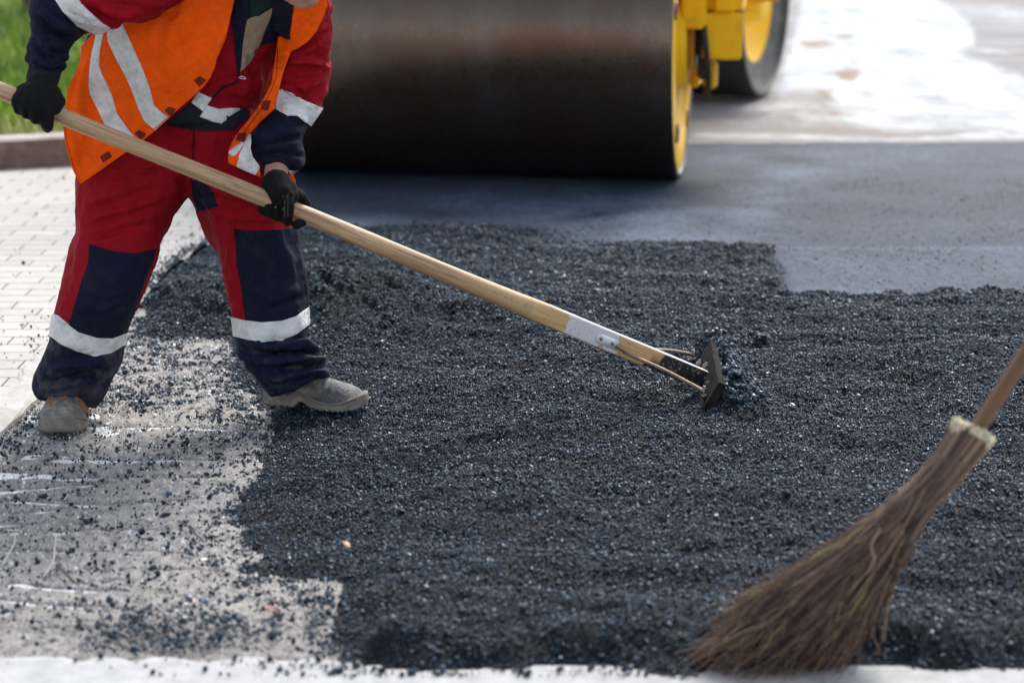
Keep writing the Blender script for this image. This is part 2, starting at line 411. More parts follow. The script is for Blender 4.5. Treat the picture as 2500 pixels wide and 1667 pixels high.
def drape(poly, bvh, gap, zfill, creases=(), step=7, extra=None, base=.0, seed=0, flare=None, iters=30):
    """cloth sheet with the outline poly, hanging just off the body underneath"""
    pl = []
    for i in range(len(poly)):
        a = np.array(poly[i], float); b = np.array(poly[(i+1) % len(poly)], float); k = max(1, int(np.linalg.norm(b-a)/step))
        pl += [a+(b-a)*j/k for j in range(k)]
    nb = len(pl); lo = np.min(pl, 0); hi = np.max(pl, 0)
    gx, gy = np.meshgrid(np.arange(lo[0], hi[0], step), np.arange(lo[1], hi[1], step*.87)); gx[1::2] += step/2
    g = np.stack([gx.ravel(), gy.ravel()], 1); g = g[sdf(g, pl) > step*.5]
    pts = [Vector(p) for p in pl]+[Vector(p) for p in g]
    vo, eo, fo, *_ = delaunay_2d_cdt(pts, [(i, (i+1) % nb) for i in range(nb)], [], 1, 1e-4)
    P = np.array([v[:] for v in vo]); F = [tuple(f) for f in fo]
    Z = np.full(len(P), np.nan)
    for i, p in enumerate(P):
        d = U(p[0], p[1], 1)-CAM; h = bvh.ray_cast(Vector(CAM), Vector(d).normalized())
        if h[0] is not None: Z[i] = (np.array(h[0])-CAM)@FW-gap
    hit = ~np.isnan(Z); zf = np.array([zfill(*p) for p in P])
    Z0 = Z.copy(); Z = np.where(hit, Z, zf)
    Z = np.where(hit, np.minimum(Z, zf), zf) if flare == 'min' else Z
    nb_ = [[] for _ in P]
    for f in F:
        for a in range(len(f)): nb_[f[a]].append(f[(a+1) % len(f)]); nb_[f[a]].append(f[a-1])
    idx = np.array([i for i, q in enumerate(nb_) for _ in q]); jdx = np.array([j for q in nb_ for j in q]); cnt = np.bincount(idx, minlength=len(P)).clip(1)
    for _ in range(iters):
        A = np.bincount(idx, Z[jdx], len(P))/cnt; Z = .4*Z+.6*A
        Z = np.where(hit, np.minimum(Z, np.nan_to_num(Z0, nan=9)+gap*.45), Z)
    for pts_, wd, amp in creases:
        d, u = poly_line_dist(P, pts_); env = np.clip(np.minimum(u, 1-u)*4, 0, 1)
        Z -= amp*(np.exp(-(d/wd)**2))*env
    if base:
        Z += base*np.array([noise.noise(Vector((p[0]/60, p[1]/90, seed)))+.5*noise.noise(Vector((p[0]/25, p[1]/45, seed))) for p in P])
    V = np.array([U(p[0], p[1], z) for p, z in zip(P, Z)])
    # consistent winding towards the camera
    FF = []
    for f in F:
        n = np.cross(V[f[1]]-V[f[0]], V[f[2]]-V[f[0]]); FF.append(f if n@(V[f[0]]-CAM) < 0 else f[::-1])
    return V, FF
C1 = lambda L: [(x/2.6133, y/2.6133) for x, y in L]           # readings taken on enlargements of the photograph
C2 = lambda L: [(x/2.351, 500+y/2.351) for x, y in L]
C5 = lambda L: [(520+x/6.03, y/6.03) for x, y in L]
C0 = lambda L: [(x/4.613, y/4.613) for x, y in L]

# ================================================================== GROUND
def Gxy(L, z=0): return [tuple(G(x, y, z)[:2]) for x, y in L]
def fbm(X, Y, f, seed, oct=3):
    out = np.zeros(len(X))
    for i, (x, y) in enumerate(zip(X, Y)):
        p = Vector((x*f+seed, y*f-seed, seed*.37)); a = 1; s = 0
        for k in range(oct): s += a*noise.noise(p); p *= 2.1; a *= .5
        out[i] = s
    return out
def grid(x0, x1, y0, y1, r):
    xs = np.arange(x0, x1+r/2, r); ys = np.arange(y0, y1+r/2, r)
    X, Y = np.meshgrid(xs, ys); nx, ny = len(xs), len(ys)
    i = (np.arange(ny-1)[:, None]*nx+np.arange(nx-1)[None]).ravel()
    return X.ravel(), Y.ravel(), np.stack([i, i+1, i+nx+1, i+nx], 1)
def cull(V, F, keep, attrs=None):
    Fk = F[keep[F].all(1)]; used = np.unique(Fk); mp = np.full(len(V), -1); mp[used] = np.arange(len(used))
    return V[used], mp[Fk], {k: a[used] for k, a in (attrs or {}).items()}, used

rocks = []
for i in range(5):
    bm = bmesh.new(); bmesh.ops.create_icosphere(bm, subdivisions=2 if i < 1 else 1, radius=1)
    for v in bm.verts:
        v.co *= 1+.42*noise.noise(v.co*1.3+Vector((i*7, 0, 0)))
        v.co.x *= 1+.25*math.sin(i*2.1); v.co.z *= .72
    me = bpy.data.meshes.new('grain_%d' % i); bm.to_mesh(me); bm.free(); me.materials.append(M['grain'])
    rocks.append(bpy.data.objects.new('grain_shape', me))      # never linked: only the source of the grains
def grains_gn(o, rocks):
    g = bpy.data.node_groups.new('grains', 'GeometryNodeTree')
    g.interface.new_socket('Geometry', in_out='INPUT', socket_type='NodeSocketGeometry')
    g.interface.new_socket('Geometry', in_out='OUTPUT', socket_type='NodeSocketGeometry')
    nn, ll = g.nodes, g.links
    gi = nn.new('NodeGroupInput'); go = nn.new('NodeGroupOutput')
    at = nn.new('GeometryNodeInputNamedAttribute'); at.data_type = 'FLOAT'; at.inputs['Name'].default_value = 'gs'
    cmp_ = nn.new('FunctionNodeCompare'); cmp_.data_type = 'FLOAT'; cmp_.operation = 'GREATER_THAN'; cmp_.inputs[1].default_value = 1e-5
    ll.new(at.outputs[0], cmp_.inputs[0])
    g2i = nn.new('GeometryNodeGeometryToInstance')
    for r in rocks[::-1]:
        oi = nn.new('GeometryNodeObjectInfo'); oi.inputs['Object'].default_value = r; oi.inputs['As Instance'].default_value = True
        ll.new(oi.outputs['Geometry'], g2i.inputs[0])
    # one multi-input: join the five instances
    g.nodes.remove(g2i)
    jn = nn.new('GeometryNodeJoinGeometry')
    for x in [q for q in nn if q.bl_idname == 'GeometryNodeObjectInfo']: ll.new(x.outputs['Geometry'], jn.inputs[0])
    rv = nn.new('FunctionNodeRandomValue'); rv.data_type = 'FLOAT_VECTOR'; rv.inputs[1].default_value = (6.28, 6.28, 6.28); rv.inputs['Seed'].default_value = 3
    sp = nn.new('GeometryNodeSeparateGeometry'); sp.domain = 'POINT'; ll.new(gi.outputs[0], sp.inputs[0]); ll.new(cmp_.outputs[0], sp.inputs['Selection'])
    ip = nn.new('GeometryNodeInstanceOnPoints'); ip.inputs['Pick Instance'].default_value = True
    ll.new(sp.outputs[0], ip.inputs['Points']); ll.new(jn.outputs[0], ip.inputs['Instance'])
    ll.new(rv.outputs[0], ip.inputs['Rotation']); ll.new(at.outputs[0], ip.inputs['Scale'])
    j2 = nn.new('GeometryNodeJoinGeometry'); ll.new(gi.outputs[0], j2.inputs[0]); ll.new(ip.outputs[0], j2.inputs[0])
    ll.new(j2.outputs[0], go.inputs[0])
    md = o.modifiers.new('grains', 'NODES'); md.node_group = g
def with_grains(name, V, F, pts, size, mat, shapes=None):
    o = obj(name, np.concatenate([V, pts]), F, mat, attrs={'gs': ('FLOAT', np.concatenate([np.zeros(len(V)), size]))})
    grains_gn(o, shapes or rocks); return o
# base ground sheet to the horizon
X, Y, F = grid(-60, 60, -40, 80, 4)
tag(obj('ground', np.stack([X, Y, np.full(len(X), -.06)], 1), F, 'soil'), kind='structure')

# --- loose asphalt outline on the ground
LP = [(322, 815), (312, 778), (330, 742), (362, 705), (412, 660), (452, 628), (500, 603), (530, 580), (575, 563), (740, 563), (1030, 567), (1330, 574),
      (1338, 604), (1600, 607), (1908, 611), (1916, 722), (2500, 722), (3300, 722), (3300, 1626), (2500, 1626), (2080, 1624), (1950, 1627), (1700, 1634),
      (1430, 1624), (1250, 1634), (1050, 1641), (980, 1640), (900, 1628), (830, 1612), (797, 1560), (792, 1500), (790, 1450), (800, 1402), (700, 1399),
      (620, 1392), (592, 1375), (600, 1300), (592, 1200), (604, 1130), (645, 1075), (650, 1030), (600, 985), (560, 925), (575, 860), (560, 812), (450, 808)]
LOOSE = Gxy(LP, .02)
RIDGE = [(-1.3, 3.0)]+Gxy([(860, 1610), (880, 1450), (950, 1290), (1080, 1160), (1220, 1060), (1330, 950), (1330, 860), (1240, 790), (1000, 765), (700, 770), (600, 700), (560, 540)], .03)
PILE = G(1788, 985, .05); PILE2 = G(1760, 905, .05); BLN = G(1722, 1012, .02); BLF = G(1706, 893, .02)
# small hollows and clods read off the photograph
CLODS = [(G(x, y, .03), r, h) for x, y, r, h in ((1190, 1262, .075, -.018), (1240, 1258, .05, .02), (1300, 1255, .05, .014), (1380, 905, .05, -.02), (1690, 975, .07, -.022), (1680, 930, .06, -.016), (1450, 900, .06, .02), (1540, 905, .05, .014),
        (1330, 1345, .06, -.014), (1400, 1440, .09, -.014), (1180, 1085, .06, .018), (2110, 905, .06, .018), (2150, 915, .06, -.016), (1000, 1330, .1, -.012), (1480, 1430, .1, -.012),
        (620, 1380, .06, .012), (1330, 1075, .08, .014), (1850, 1150, .1, -.012), (1800, 1250, .1, .014), (2230, 1160, .1, -.012), (900, 800, .2, .02), (600, 735, .25, .03), (760, 740, .2, .03))]
def loose_h(X, Y, quick=False):
    P = np.stack([X, Y], 1)
    s = sdf(P, LOOSE)
    n = fbm(X, Y, 1.9, 3.1, 4); n2 = fbm(X, Y, 9, 8.7, 3); n3 = fbm(X, Y, 34, 1.3, 2)
    s2 = s+.035*n2*np.where(Y > 6.9, .22, 1)+.055*n*(Y < 6.9)
    edge_w = np.where(Y > 6.9, .04, .13)
    e = np.clip(s2/edge_w, 0, 1); e = e*e*(3-2*e)
    thick = .034+.012*np.clip((Y-6.0)/1.0, 0, 1)-.018*np.clip((Y-6.7)/.5, 0, 1)
    n4 = fbm(X*.35+Y*.12, Y, 7, 12.4, 3)
    h = e*(thick+.010*n+.010*n2+.0055*n3+.017*n4)
    # trodden patch under and behind the front boot
    d, u = poly_line_dist(P, RIDGE)
    side = inside(P, RIDGE+[(-1.2, 9.5), (5, 9.5), (5, 3)])
    sd_ = np.where(side, d, -d); st = np.clip(sd_/.16+.5, 0, 1); st = st*st*(3-2*st)
    h += e*(.026*st-.012)
    for c, r, a in CLODS:
        q = (X-c[0])**2/(r*1.6)**2+(Y-c[1])**2/r**2; h += e*a*np.exp(-q)*(1+.8*n3)
    # heap pushed up by the lute
    for c, rx, ry, a in ((PILE, .085, .15, .085), (PILE2, .06, .2, .085)):
        q = ((X-c[0])/rx)**2+((Y-c[1])/ry)**2; h += a*np.exp(-q**1.3)*(1+.25*n3)
    return h, s2, e
X, Y, F = grid(-1.9, 3.4, 3.55, 8.6, .013)
h, s2, e = loose_h(X, Y)
px = proj(np.stack([X, Y, h], 1)); vis = (px[:, 0] > -200) & (px[:, 0] < 2760) & (px[:, 1] < 1820)
V, F2, _, _ = cull(np.stack([X, Y, h+.004*(e > 0)-.006*(e <= 0)], 1), F, (s2 > -.01) & vis)
# grains
DENS = 42000
N = int(DENS*5.3*5.05)
gx = rng.uniform(-1.9, 3.4, N); gy = rng.uniform(3.55, 8.6, N)
pp = proj(np.stack([gx, gy, np.full(N, .04)], 1)); k = (pp[:, 0] > -80) & (pp[:, 0] < 2900) & (pp[:, 1] < 1760) & (pp[:, 1] > 480)
k &= rng.random(N) < np.clip(1.25-(gy-5.5)*.2, .55, 1)
gx, gy = gx[k], gy[k]; hh, ss, ee = loose_h(gx, gy)
k = (ss > 0) & (rng.random(len(gx)) < np.clip(.25+ss/.05, 0, 1)); gx, gy, hh = gx[k], gy[k], hh[k]
sz = rng.lognormal(math.log(.0022), .42, len(gx)).clip(.0013, .0085)*np.clip(.9+(gy-5)*.09, .9, 1.2)
ne = 16000; ax0 = np.concatenate([rng.normal(PILE[0], .07, ne//2), rng.normal(PILE2[0], .06, ne//2)]); ay0 = np.concatenate([rng.normal(PILE[1], .13, ne//2), rng.normal(PILE2[1], .16, ne//2)])
ah, as_, _ = loose_h(ax0, ay0); kk = ah > .085; gx = np.concatenate([gx, ax0[kk]]); gy = np.concatenate([gy, ay0[kk]]); hh = np.concatenate([hh, ah[kk]]); sz = np.concatenate([sz, rng.lognormal(math.log(.004), .4, kk.sum()).clip(.002, .009)])
GP = np.stack([gx, gy, hh+.004+sz*.25+rng.random(len(gx))*.0035], 1)
print('grains', len(GP))

la = with_grains('loose_asphalt', V, F2, GP, sz, 'asphalt_base')
tag(la, 'loose black hot asphalt spread in front of the rolled strip and raked by the worker', 'asphalt', kind='stuff')

# --- rolled asphalt
RP = [(380, 345), (1000, 345), (1700, 348), (2500, 346), (3400, 344), (3400, 760), (2500, 735), (1900, 735), (1890, 640), (1320, 625), (1300, 590), (700, 590), (540, 600), (520, 560), (600, 500), (735, 432), (700, 418), (560, 400), (400, 380)]
ROLL = Gxy([(735, 345), (1700, 348), (2500, 346), (3500, 344), (3500, 760), (2500, 745), (1890, 745), (1870, 640), (1310, 630), (1290, 600), (690, 600), (560, 600), (500, 610), (600, 500), (700, 440)], .03)
X, Y, F = grid(-1.7, 4.8, 6.6, 11.2, .03)
s = sdf(np.stack([X, Y], 1), ROLL)+.02*fbm(X, Y, 9, 2.2, 3)
e = np.clip(s/.05, 0, 1); Pp = proj(np.stack([X, Y, np.full(len(X), .035)], 1))
haze_dust = np.zeros(len(X)); nz = fbm(X, Y, 3.2, 5.5, 4); nzf = fbm(X, Y, 26, 1.5, 3)  # mask for the painted steam haze and the dusty bands
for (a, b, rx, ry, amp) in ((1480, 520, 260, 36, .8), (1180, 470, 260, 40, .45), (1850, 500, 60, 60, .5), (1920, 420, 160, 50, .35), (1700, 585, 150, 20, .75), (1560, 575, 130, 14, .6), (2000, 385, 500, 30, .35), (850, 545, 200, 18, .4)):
    haze_dust += amp*np.exp(-((Pp[:, 0]-a)/rx)**2-((Pp[:, 1]-b)/ry)**2)*(1+1.1*nz)
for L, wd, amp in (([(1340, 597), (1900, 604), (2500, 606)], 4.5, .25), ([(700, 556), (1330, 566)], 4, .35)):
    d, _ = poly_line_dist(Pp, L); haze_dust += amp*np.exp(-(d/wd)**2)*(1+nzf)
haze_dust += .30*(Pp[:, 0] > 1880+12*nzf)*(Pp[:, 1] > 603)*(1+.5*nz)+.12*(Pp[:, 0] > 1320)*(Pp[:, 1] > 540)
haze_dust = np.clip(haze_dust+.12*np.clip((Y-7)/3, 0, 1)*(1+nz), 0, 1)
V, F2, A, _ = cull(np.stack([X, Y, e*.036+.002*nz*e-.005*(1-e)], 1), F, s > -.06, {'haze_dust': haze_dust})
ra = obj('road', V, F2, 'rolled', attrs={'haze_dust': ('FLOAT', A['haze_dust'])})
tag(ra, kind='structure')
N = 30000; gx = rng.uniform(-1.3, 3.2, N); gy = rng.uniform(6.7, 9.4, N)
k = (sdf(np.stack([gx, gy], 1), ROLL) > 0) & (rng.random(N) < np.clip(1.2-(gy-7)*.4, .15, 1)); gx, gy = gx[k], gy[k]
sz3 = rng.lognormal(math.log(.0022), .4, len(gx)).clip(.0012, .006)
gr3 = with_grains('asphalt_grit', np.array([[0, 9, -.03], [.01, 9, -.03], [0, 9.01, -.03]]), [(0, 1, 2)], np.stack([gx, gy, np.full(len(gx), .0355)-sz3*.2], 1), sz3, 'asphalt_base')
tag(gr3, 'fine stones pressed flush into the smooth rolled asphalt', 'grit', kind='stuff')

# --- old road beyond with the wet white spill
X, Y, F = grid(-2.2, 9, 9.0, 34, .09)
Pp = proj(np.stack([X, Y, np.zeros(len(X))], 1)); Pp[:, 1] = np.clip(Pp[:, 1], -380, 5000)
LIME = [(2020, 296), (2040, 240), (2010, 222), (1900, 226), (1915, 180), (1945, 60), (1960, 10), (1920, -30), (2200, -60), (2320, 20), (2375, 70), (2378, 112), (2330, 128), (2500, 190), (2800, 250), (2800, 330), (2500, 322), (2350, 310), (2300, 322), (2150, 318)]
def soft(poly, wd): return np.clip(.5+sdf(Pp, poly)/wd, 0, 1)
lime = np.maximum(soft(LIME, 40), .75*soft([(1690, 205), (1730, 225), (1700, 250), (1670, 240)], 20))
lime = np.maximum(lime, .48*soft([(1750, 300), (1900, 215), (2060, 240), (2030, 320), (1800, 322)], 60))
for L, wd, amp in (([(1690, 332), (1900, 335), (2100, 342), (2340, 340), (2500, 334), (2900, 330)], 9, .62), ([(2320, 334), (2420, 325), (2520, 338)], 7, .8), ([(2380, 120), (2460, 132)], 5, .7), ([(2340, 30), (2900, 60)], 30, .55)):
    d, _ = poly_line_dist(Pp, L); lime = np.maximum(lime, amp*np.exp(-(d/wd)**2))
brown = np.zeros(len(X))
for (a, b, rx, ry, amp) in ((1990, 108, 60, 13, .75), (2060, 92, 30, 8, .7), (2070, 185, 40, 26, .72), (2020, 225, 22, 18, .75), (2080, 162, 12, 14, .75), (2045, 280, 42, 7, .7), (2010, 260, 14, 24, .55), (2120, 130, 60, 6, .35)):
    brown = np.maximum(brown, 1.15*amp*np.exp(-(((Pp[:, 0]-a)/rx)**2+((Pp[:, 1]-b)/ry)**2)))
V, F2, A, _ = cull(np.stack([X, Y, np.full(len(X), 0.003)], 1), F, ~((X < -1.35) & (Y > 10.3)), {'lime': lime, 'brown': brown})
tag(obj('road', V, F2, 'old_road', attrs={'lime': ('FLOAT', A['lime']), 'brown': ('FLOAT', A['brown'])}), kind='structure')

# --- milled surface with grooves
GR = [([(-60, 1120), (60, 1115), (150, 1120), (300, 1123), (430, 1119), (560, 1123)], 9, 3), ([(-60, 1108), (40, 1106), (120, 1106), (200, 1112)], 5, 2),
      ([(-60, 1161), (100, 1157), (150, 1166), (300, 1163), (520, 1163)], 8, 2.4), ([(-60, 1150), (60, 1152), (140, 1155)], 6, 3), ([(-60, 1202), (80, 1191), (200, 1181), (390, 1174)], 6, 2),
      ([(20, 1218), (100, 1224), (200, 1229), (330, 1228), (480, 1213)], 5, 2), ([(-60, 1257), (100, 1245), (180, 1237), (260, 1230)], 4, 2), ([(-60, 1279), (120, 1275), (240, 1276)], 4, 2), ([(-40, 1286), (60, 1288), (110, 1292)], 4, 2),
      ([(-60, 1303), (60, 1295), (140, 1296), (230, 1292), (420, 1290)], 5, 1.6), ([(-60, 1345), (100, 1343), (240, 1342), (400, 1345)], 4, 1.4), ([(-60, 1424), (50, 1422), (100, 1432), (200, 1437), (290, 1441), (500, 1458)], 8, 2),
      ([(-60, 1452), (30, 1462), (110, 1472), (200, 1478), (300, 1484), (520, 1480)], 6, 2), ([(230, 1052), (300, 1042), (420, 1040), (570, 1047)], 5, 4), ([(280, 1092), (400, 1082), (570, 1072)], 2.5, 2),
      ([(200, 1385), (300, 1390), (400, 1388), (590, 1392)], 2, 1.2), ([(180, 1422), (260, 1418), (340, 1418)], 2, 1.2), ([(60, 1532), (240, 1530)], 2.5, 1.5), ([(-40, 1500), (60, 1485)], 2.5, 1.5), ([(0, 1610), (60, 1580)], 1, 1)]
r = .0075
X, Y, F = grid(-2.15, .12, 3.7, 6.75, r)
Pp = proj(np.stack([X, Y, np.zeros(len(X))], 1))
n1 = fbm(X, Y*1.0, 14, 4.4, 4); n2 = fbm(X+.25*Y, Y*.22, 55, 9.1, 3)
hz = .0055*n1+.005*n2+.0006*np.sin(Y*2*math.pi/.033+6*n1)
carve = np.zeros(len(X))
for L, a, b in GR:
    d, u = poly_line_dist(Pp, L); wd = a+(b-a)*u; carve = np.maximum(carve, np.exp(-(d/(wd*(.8+.5*n1)))**2)*(u > 0)*(u < 1))
for a, b, rx, ry in ((262, 1050, 30, 14), (215, 1012, 34, 12), (86, 1018, 22, 16), (60, 1050, 20, 8), (30, 1112, 34, 9), (240, 1040, 30, 5)):
    carve = np.maximum(carve, np.exp(-((Pp[:, 0]-a)/rx)**2-((Pp[:, 1]-b)/ry)**2)*(1+n2*1.2))
zone = inside(Pp, [(290, 800), (600, 790), (640, 1030), (400, 1010), (240, 1000)])
nn = fbm(X, Y, 42, 6.6, 2); carve = np.maximum(carve, np.where(zone, np.clip((nn-.28)*4, 0, 1), 0)*.8)
carve *= np.clip(.95+1.5*fbm(X, Y*.6, 26, 17.1, 2), 0, 1)
hz -= .019*carve*(1+.6*n2)
V, F2, _, _ = cull(np.stack([X, Y, hz], 1), F, (Pp[:, 1] < 1760))
tag(obj('milled_ground', V, F2, 'milled'), kind='structure')
wx, wy, wf = grid(-2.1, .1, 3.72, 6.7, .1)
tag(obj('water', np.stack([wx, wy, np.full(len(wx), -.0072)], 1), wf, 'glare_water'), kind='structure')

# --- scattered grit on the milled ground, the paving and the kerb
def dens(X, Y):
    P = proj(np.stack([X, Y, np.zeros(len(X))], 1)); d = np.zeros(len(X))
    Q = np.stack([X, Y], 1); s = -sdf(Q, LOOSE); n = fbm(X, Y, 5, 7.7, 3); nf = fbm(X, Y, 22, 3.3, 2)
    left = P[:, 0] < 900
    d += 9000*np.exp(-np.clip(s, 0, 9)/.035)*(1+nf)
    d += 5200*np.exp(-np.clip(s, 0, 9)/.16)*left*np.clip(.7+2.2*nf+n, 0, 3)*(P[:, 1] > 780)
    d += 5000*np.exp(-np.clip(s, 0, 9)/.05)*(Y > 6.9)
    zone = soft_([(290, 800), (620, 790), (660, 1040), (400, 1015), (230, 990)], P, 30)
    d += zone*17000*np.clip(.75+1.9*nf+n, 0, 1.4)
    d += soft_([(-80, 1040), (60, 985), (110, 990), (215, 1005), (250, 1030), (90, 1050), (40, 1085), (0, 1120), (-80, 1150)], P, 26)*9500*(1+.7*nf)
    d += soft_([(255, 1535), (330, 1508), (560, 1512), (640, 1560), (600, 1603), (250, 1606), (180, 1592)], P, 30)*21000*np.clip(1+.9*nf, 0, 2)
    d += soft_([(560, 1490), (800, 1480), (800, 1600), (640, 1600)], P, 60)*4200*np.clip(.7+1.6*nf, 0, 2)
    d += 2700*soft_([(-100, 1060), (620, 1040), (800, 1400), (800, 1600), (-100, 1600)], P, 30)*np.clip(1+1.6*nf, 0, 3)
    d += 2200*soft_([(-100, 1400), (600, 1380), (600, 1490), (200, 1540), (-100, 1500)], P, 60)*np.clip(nf-.1, 0, 2)
    d += 22*((P[:, 1] > 400) & (P[:, 1] < 1000))*left*np.clip(1+2*n, 0, 3)
    d += 70*(P[:, 1] >= 1600)
    return d*(s > -.02)
def soft_(poly, P, wd): return np.clip(.5+sdf(P, poly)/wd, 0, 1)
N = int(24000*4.7*6.0)
gx = rng.uniform(-2.7, 2.0, N); gy = rng.uniform(3.6, 9.6, N)
pp = proj(np.stack([gx, gy, np.zeros(N)], 1)); k = (pp[:, 0] > -60) & (pp[:, 0] < 1700) & (pp[:, 1] < 1740) & ((pp[:, 0] < 900) | (pp[:, 1] > 1590) | (pp[:, 1] < 740))
gx, gy = gx[k], gy[k]; dd_ = dens(gx, gy); k = rng.random(len(gx)) < dd_/24000; gx, gy = gx[k], gy[k]
sz2 = rng.lognormal(math.log(.0023), .48, len(gx)).clip(.0011, .0085)
pv = proj(np.stack([gx, gy, np.zeros(len(gx))], 1))
# boundary of the block paving (defined with the kerb below)
PAVL = Gxy([(-300, 1190), (-60, 1085), (20, 1010), (70, 960), (115, 890), (160, 850), (240, 800), (300, 775), (330, 742), (362, 705), (412, 660), (452, 628), (500, 603), (560, 570), (640, 500), (745, 430)])
KL = [tuple(G(x, y)[:2]) for x, y in ((-1500, 505), (0, 421), (175, 411), (430, 399), (560, 396))]
PAV = PAVL+[(-1.03, 9.3), (KL[4][0]+.1, KL[4][1]), KL[4], KL[3], KL[1], KL[0], (-7, 5.5)]
onpav = inside(np.stack([gx, gy], 1), PAV); kerbz = np.where(gy < 3.995, .014, 0)+np.where((gy > 6.7) & ~onpav, .035, 0)
gz = np.where(onpav, .014, 0)+kerbz
GP2 = np.stack([gx, gy, gz+sz2*.35+rng.random(len(gx))*.002], 1)
print('grit', len(GP2))
tri = np.array([[0, 0, -.02], [.01, 0, -.02], [0, .01, -.02]])+np.array([-1, 5, 0])
gr_ = with_grains('asphalt_grit', tri, [(0, 1, 2)], GP2, sz2, 'asphalt_base')
tag(gr_, 'black asphalt crumbs scattered over the milled surface, paving and pale strip', 'grit', kind='stuff')

pale = []
for i, r_ in enumerate(rocks[:3]):
    me = r_.data.copy(); me.materials.clear(); me.materials.append(M['glint_stone']); pale.append(bpy.data.objects.new('chip_shape', me))
N = 160000; gx = rng.uniform(-2.3, .2, N); gy = rng.uniform(3.7, 7.0, N); q = np.stack([gx, gy], 1); P3 = proj(np.stack([gx, gy, np.zeros(N)], 1)); nf = fbm(gx, gy, 18, 5.1, 2)
dn_ = .9*soft_([(290, 800), (620, 790), (700, 1000), (400, 1015), (230, 990)], P3, 30)*np.clip(.4+2*nf, 0, 1)+.10+.75*np.exp(-((P3[:, 1]-1050)/14)**2)*(P3[:, 0] < 700)+.5*np.exp(-((P3[:, 1]-1010)/18)**2)*(P3[:, 0] < 320)
k = (rng.random(N) < dn_*.55) & (sdf(q, LOOSE) < .05) & (P3[:, 0] > -40) & (P3[:, 1] < 1600) & ~inside(q, PAV); sz4 = rng.lognormal(math.log(.0021), .4, k.sum()).clip(.001, .006)
st_ = with_grains('glint_chips', tri+np.array([.02, 0, 0]), [(0, 1, 2)], np.stack([gx[k], gy[k], .002+sz4*.6], 1), sz4, 'glint_stone', pale)  # chips added to imitate white glints off the wet ground
tag(st_, 'pale stone chips, also standing in for wet glints, between the crumbs around the boots', 'stone chips', kind='stuff')
# --- block paving, worn edging, pale strip at the bottom
X, Y, F = grid(-7, .2, 5.2, 10.3, .04)
s = sdf(np.stack([X, Y], 1), PAV)+.012*fbm(X, Y, 12, 2, 2)
V, F2, _, _ = cull(np.stack([X, Y, np.full(len(X), .012)], 1), F, s > -.03)
tag(obj('pavement', V, F2, 'paving'), kind='structure')
def strip(name, path, w_, h_, mat, wob=.006, kind=None, seg=.05):
    P = [np.array(p, float) for p in path]; out = []
    for a, b in zip(P[:-1], P[1:]):
        k = max(1, int(np.linalg.norm(b-a)/seg)); out += [a+(b-a)*j/k for j in range(k)]
    out.append(P[-1]); V = []; F = []; prof = [(-.5, -.06), (-.5, h_*.7), (-.42, h_*.93), (-.3, h_), (.3, h_), (.42, h_*.93), (.5, h_*.7), (.5, -.06)]
    for i, p in enumerate(out):
        d = out[min(i+1, len(out)-1)]-out[max(i-1, 0)]; d /= np.linalg.norm(d); nrm = np.array([-d[1], d[0]])
        for j, (a, z) in enumerate(prof):
            q = Vector((p[0]*9, p[1]*9, j*.7)); V.append((*(p+nrm*(a*w_+wob*noise.noise(q))), z+(wob*noise.noise(q+Vector((5, 5, 5))) if z > 0 else 0)))
    m_ = len(prof)
    for i in range(len(out)-1):
        for j in range(m_-1): F.append((i*m_+j, (i+1)*m_+j, (i+1)*m_+j+1, i*m_+j+1))
    o = obj(name, V, F, mat, smooth=False); return o
ed = strip('edging', [PAVL[1], PAVL[2], PAVL[3], PAVL[4], PAVL[5], PAVL[6]], .10, .022, 'edging', .014)
tag(ed, 'worn flush concrete edging between the block paving and the milled surface', 'edging')
# kerb: straight granite kerb in front of the grass, turning away behind the worker
kb = strip('kerb', [(a_, b_+.075) for a_, b_ in (KL[0], KL[1], KL[2], KL[3])]+[(KL[4][0]-.02, KL[4][1]+.09), (KL[4][0]+.07, KL[4][1]+.2), (KL[4][0]+.09, 11), (-1.2, 20), (-1.2, 34)], .15, .15, 'kerb_brown', .006, seg=.09)
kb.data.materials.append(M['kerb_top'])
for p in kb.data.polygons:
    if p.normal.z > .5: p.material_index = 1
tag(kb, 'raised brown-grey concrete kerb in front of the grass on the left', 'kerb')
X, Y, F = grid(-2.6, 2.6, 2.6, 4.02, .02)
topE = Gxy([(-400, 1605), (0, 1602), (270, 1606), (640, 1608), (800, 1607), (860, 1612), (900, 1622), (980, 1634), (1100, 1636), (1250, 1628), (1430, 1622), (1700, 1630), (1950, 1622), (2080, 1620), (2500, 1622), (3000, 1622)], .01)
ex, ey = zip(*topE); ylim = np.interp(X, ex, ey)+.012*fbm(X, Y*0, 14, 2, 3)
z = .012+.002*fbm(X, Y, 9, 4, 2)-.03*np.clip((Y-ylim)/.015, 0, 1)
V, F2, _, _ = cull(np.stack([X, Y, z], 1), F, Y < ylim+.03)
tag(obj('kerb_strip', V, F2, 'kerb_pale'), kind='structure')
# side road in front of the strip, under and behind the camera
tag(obj('road', [(-12, -30, -.02), (12, -30, -.02), (12, 3.2, -.02), (-12, 3.2, -.02)], [(0, 1, 2, 3)], 'milled'), kind='structure')
tag(obj('road', [(.05, 3.3, -.012), (12, 3.3, -.012), (12, 9.3, -.012), (.05, 9.3, -.012)], [(0, 1, 2, 3)], 'milled'), kind='structure')
tag(obj('road', [(9, 9.3, -.014), (40, 9.3, -.014), (40, 60, -.014), (9, 60, -.014)], [(0, 1, 2, 3)], 'milled'), kind='structure')

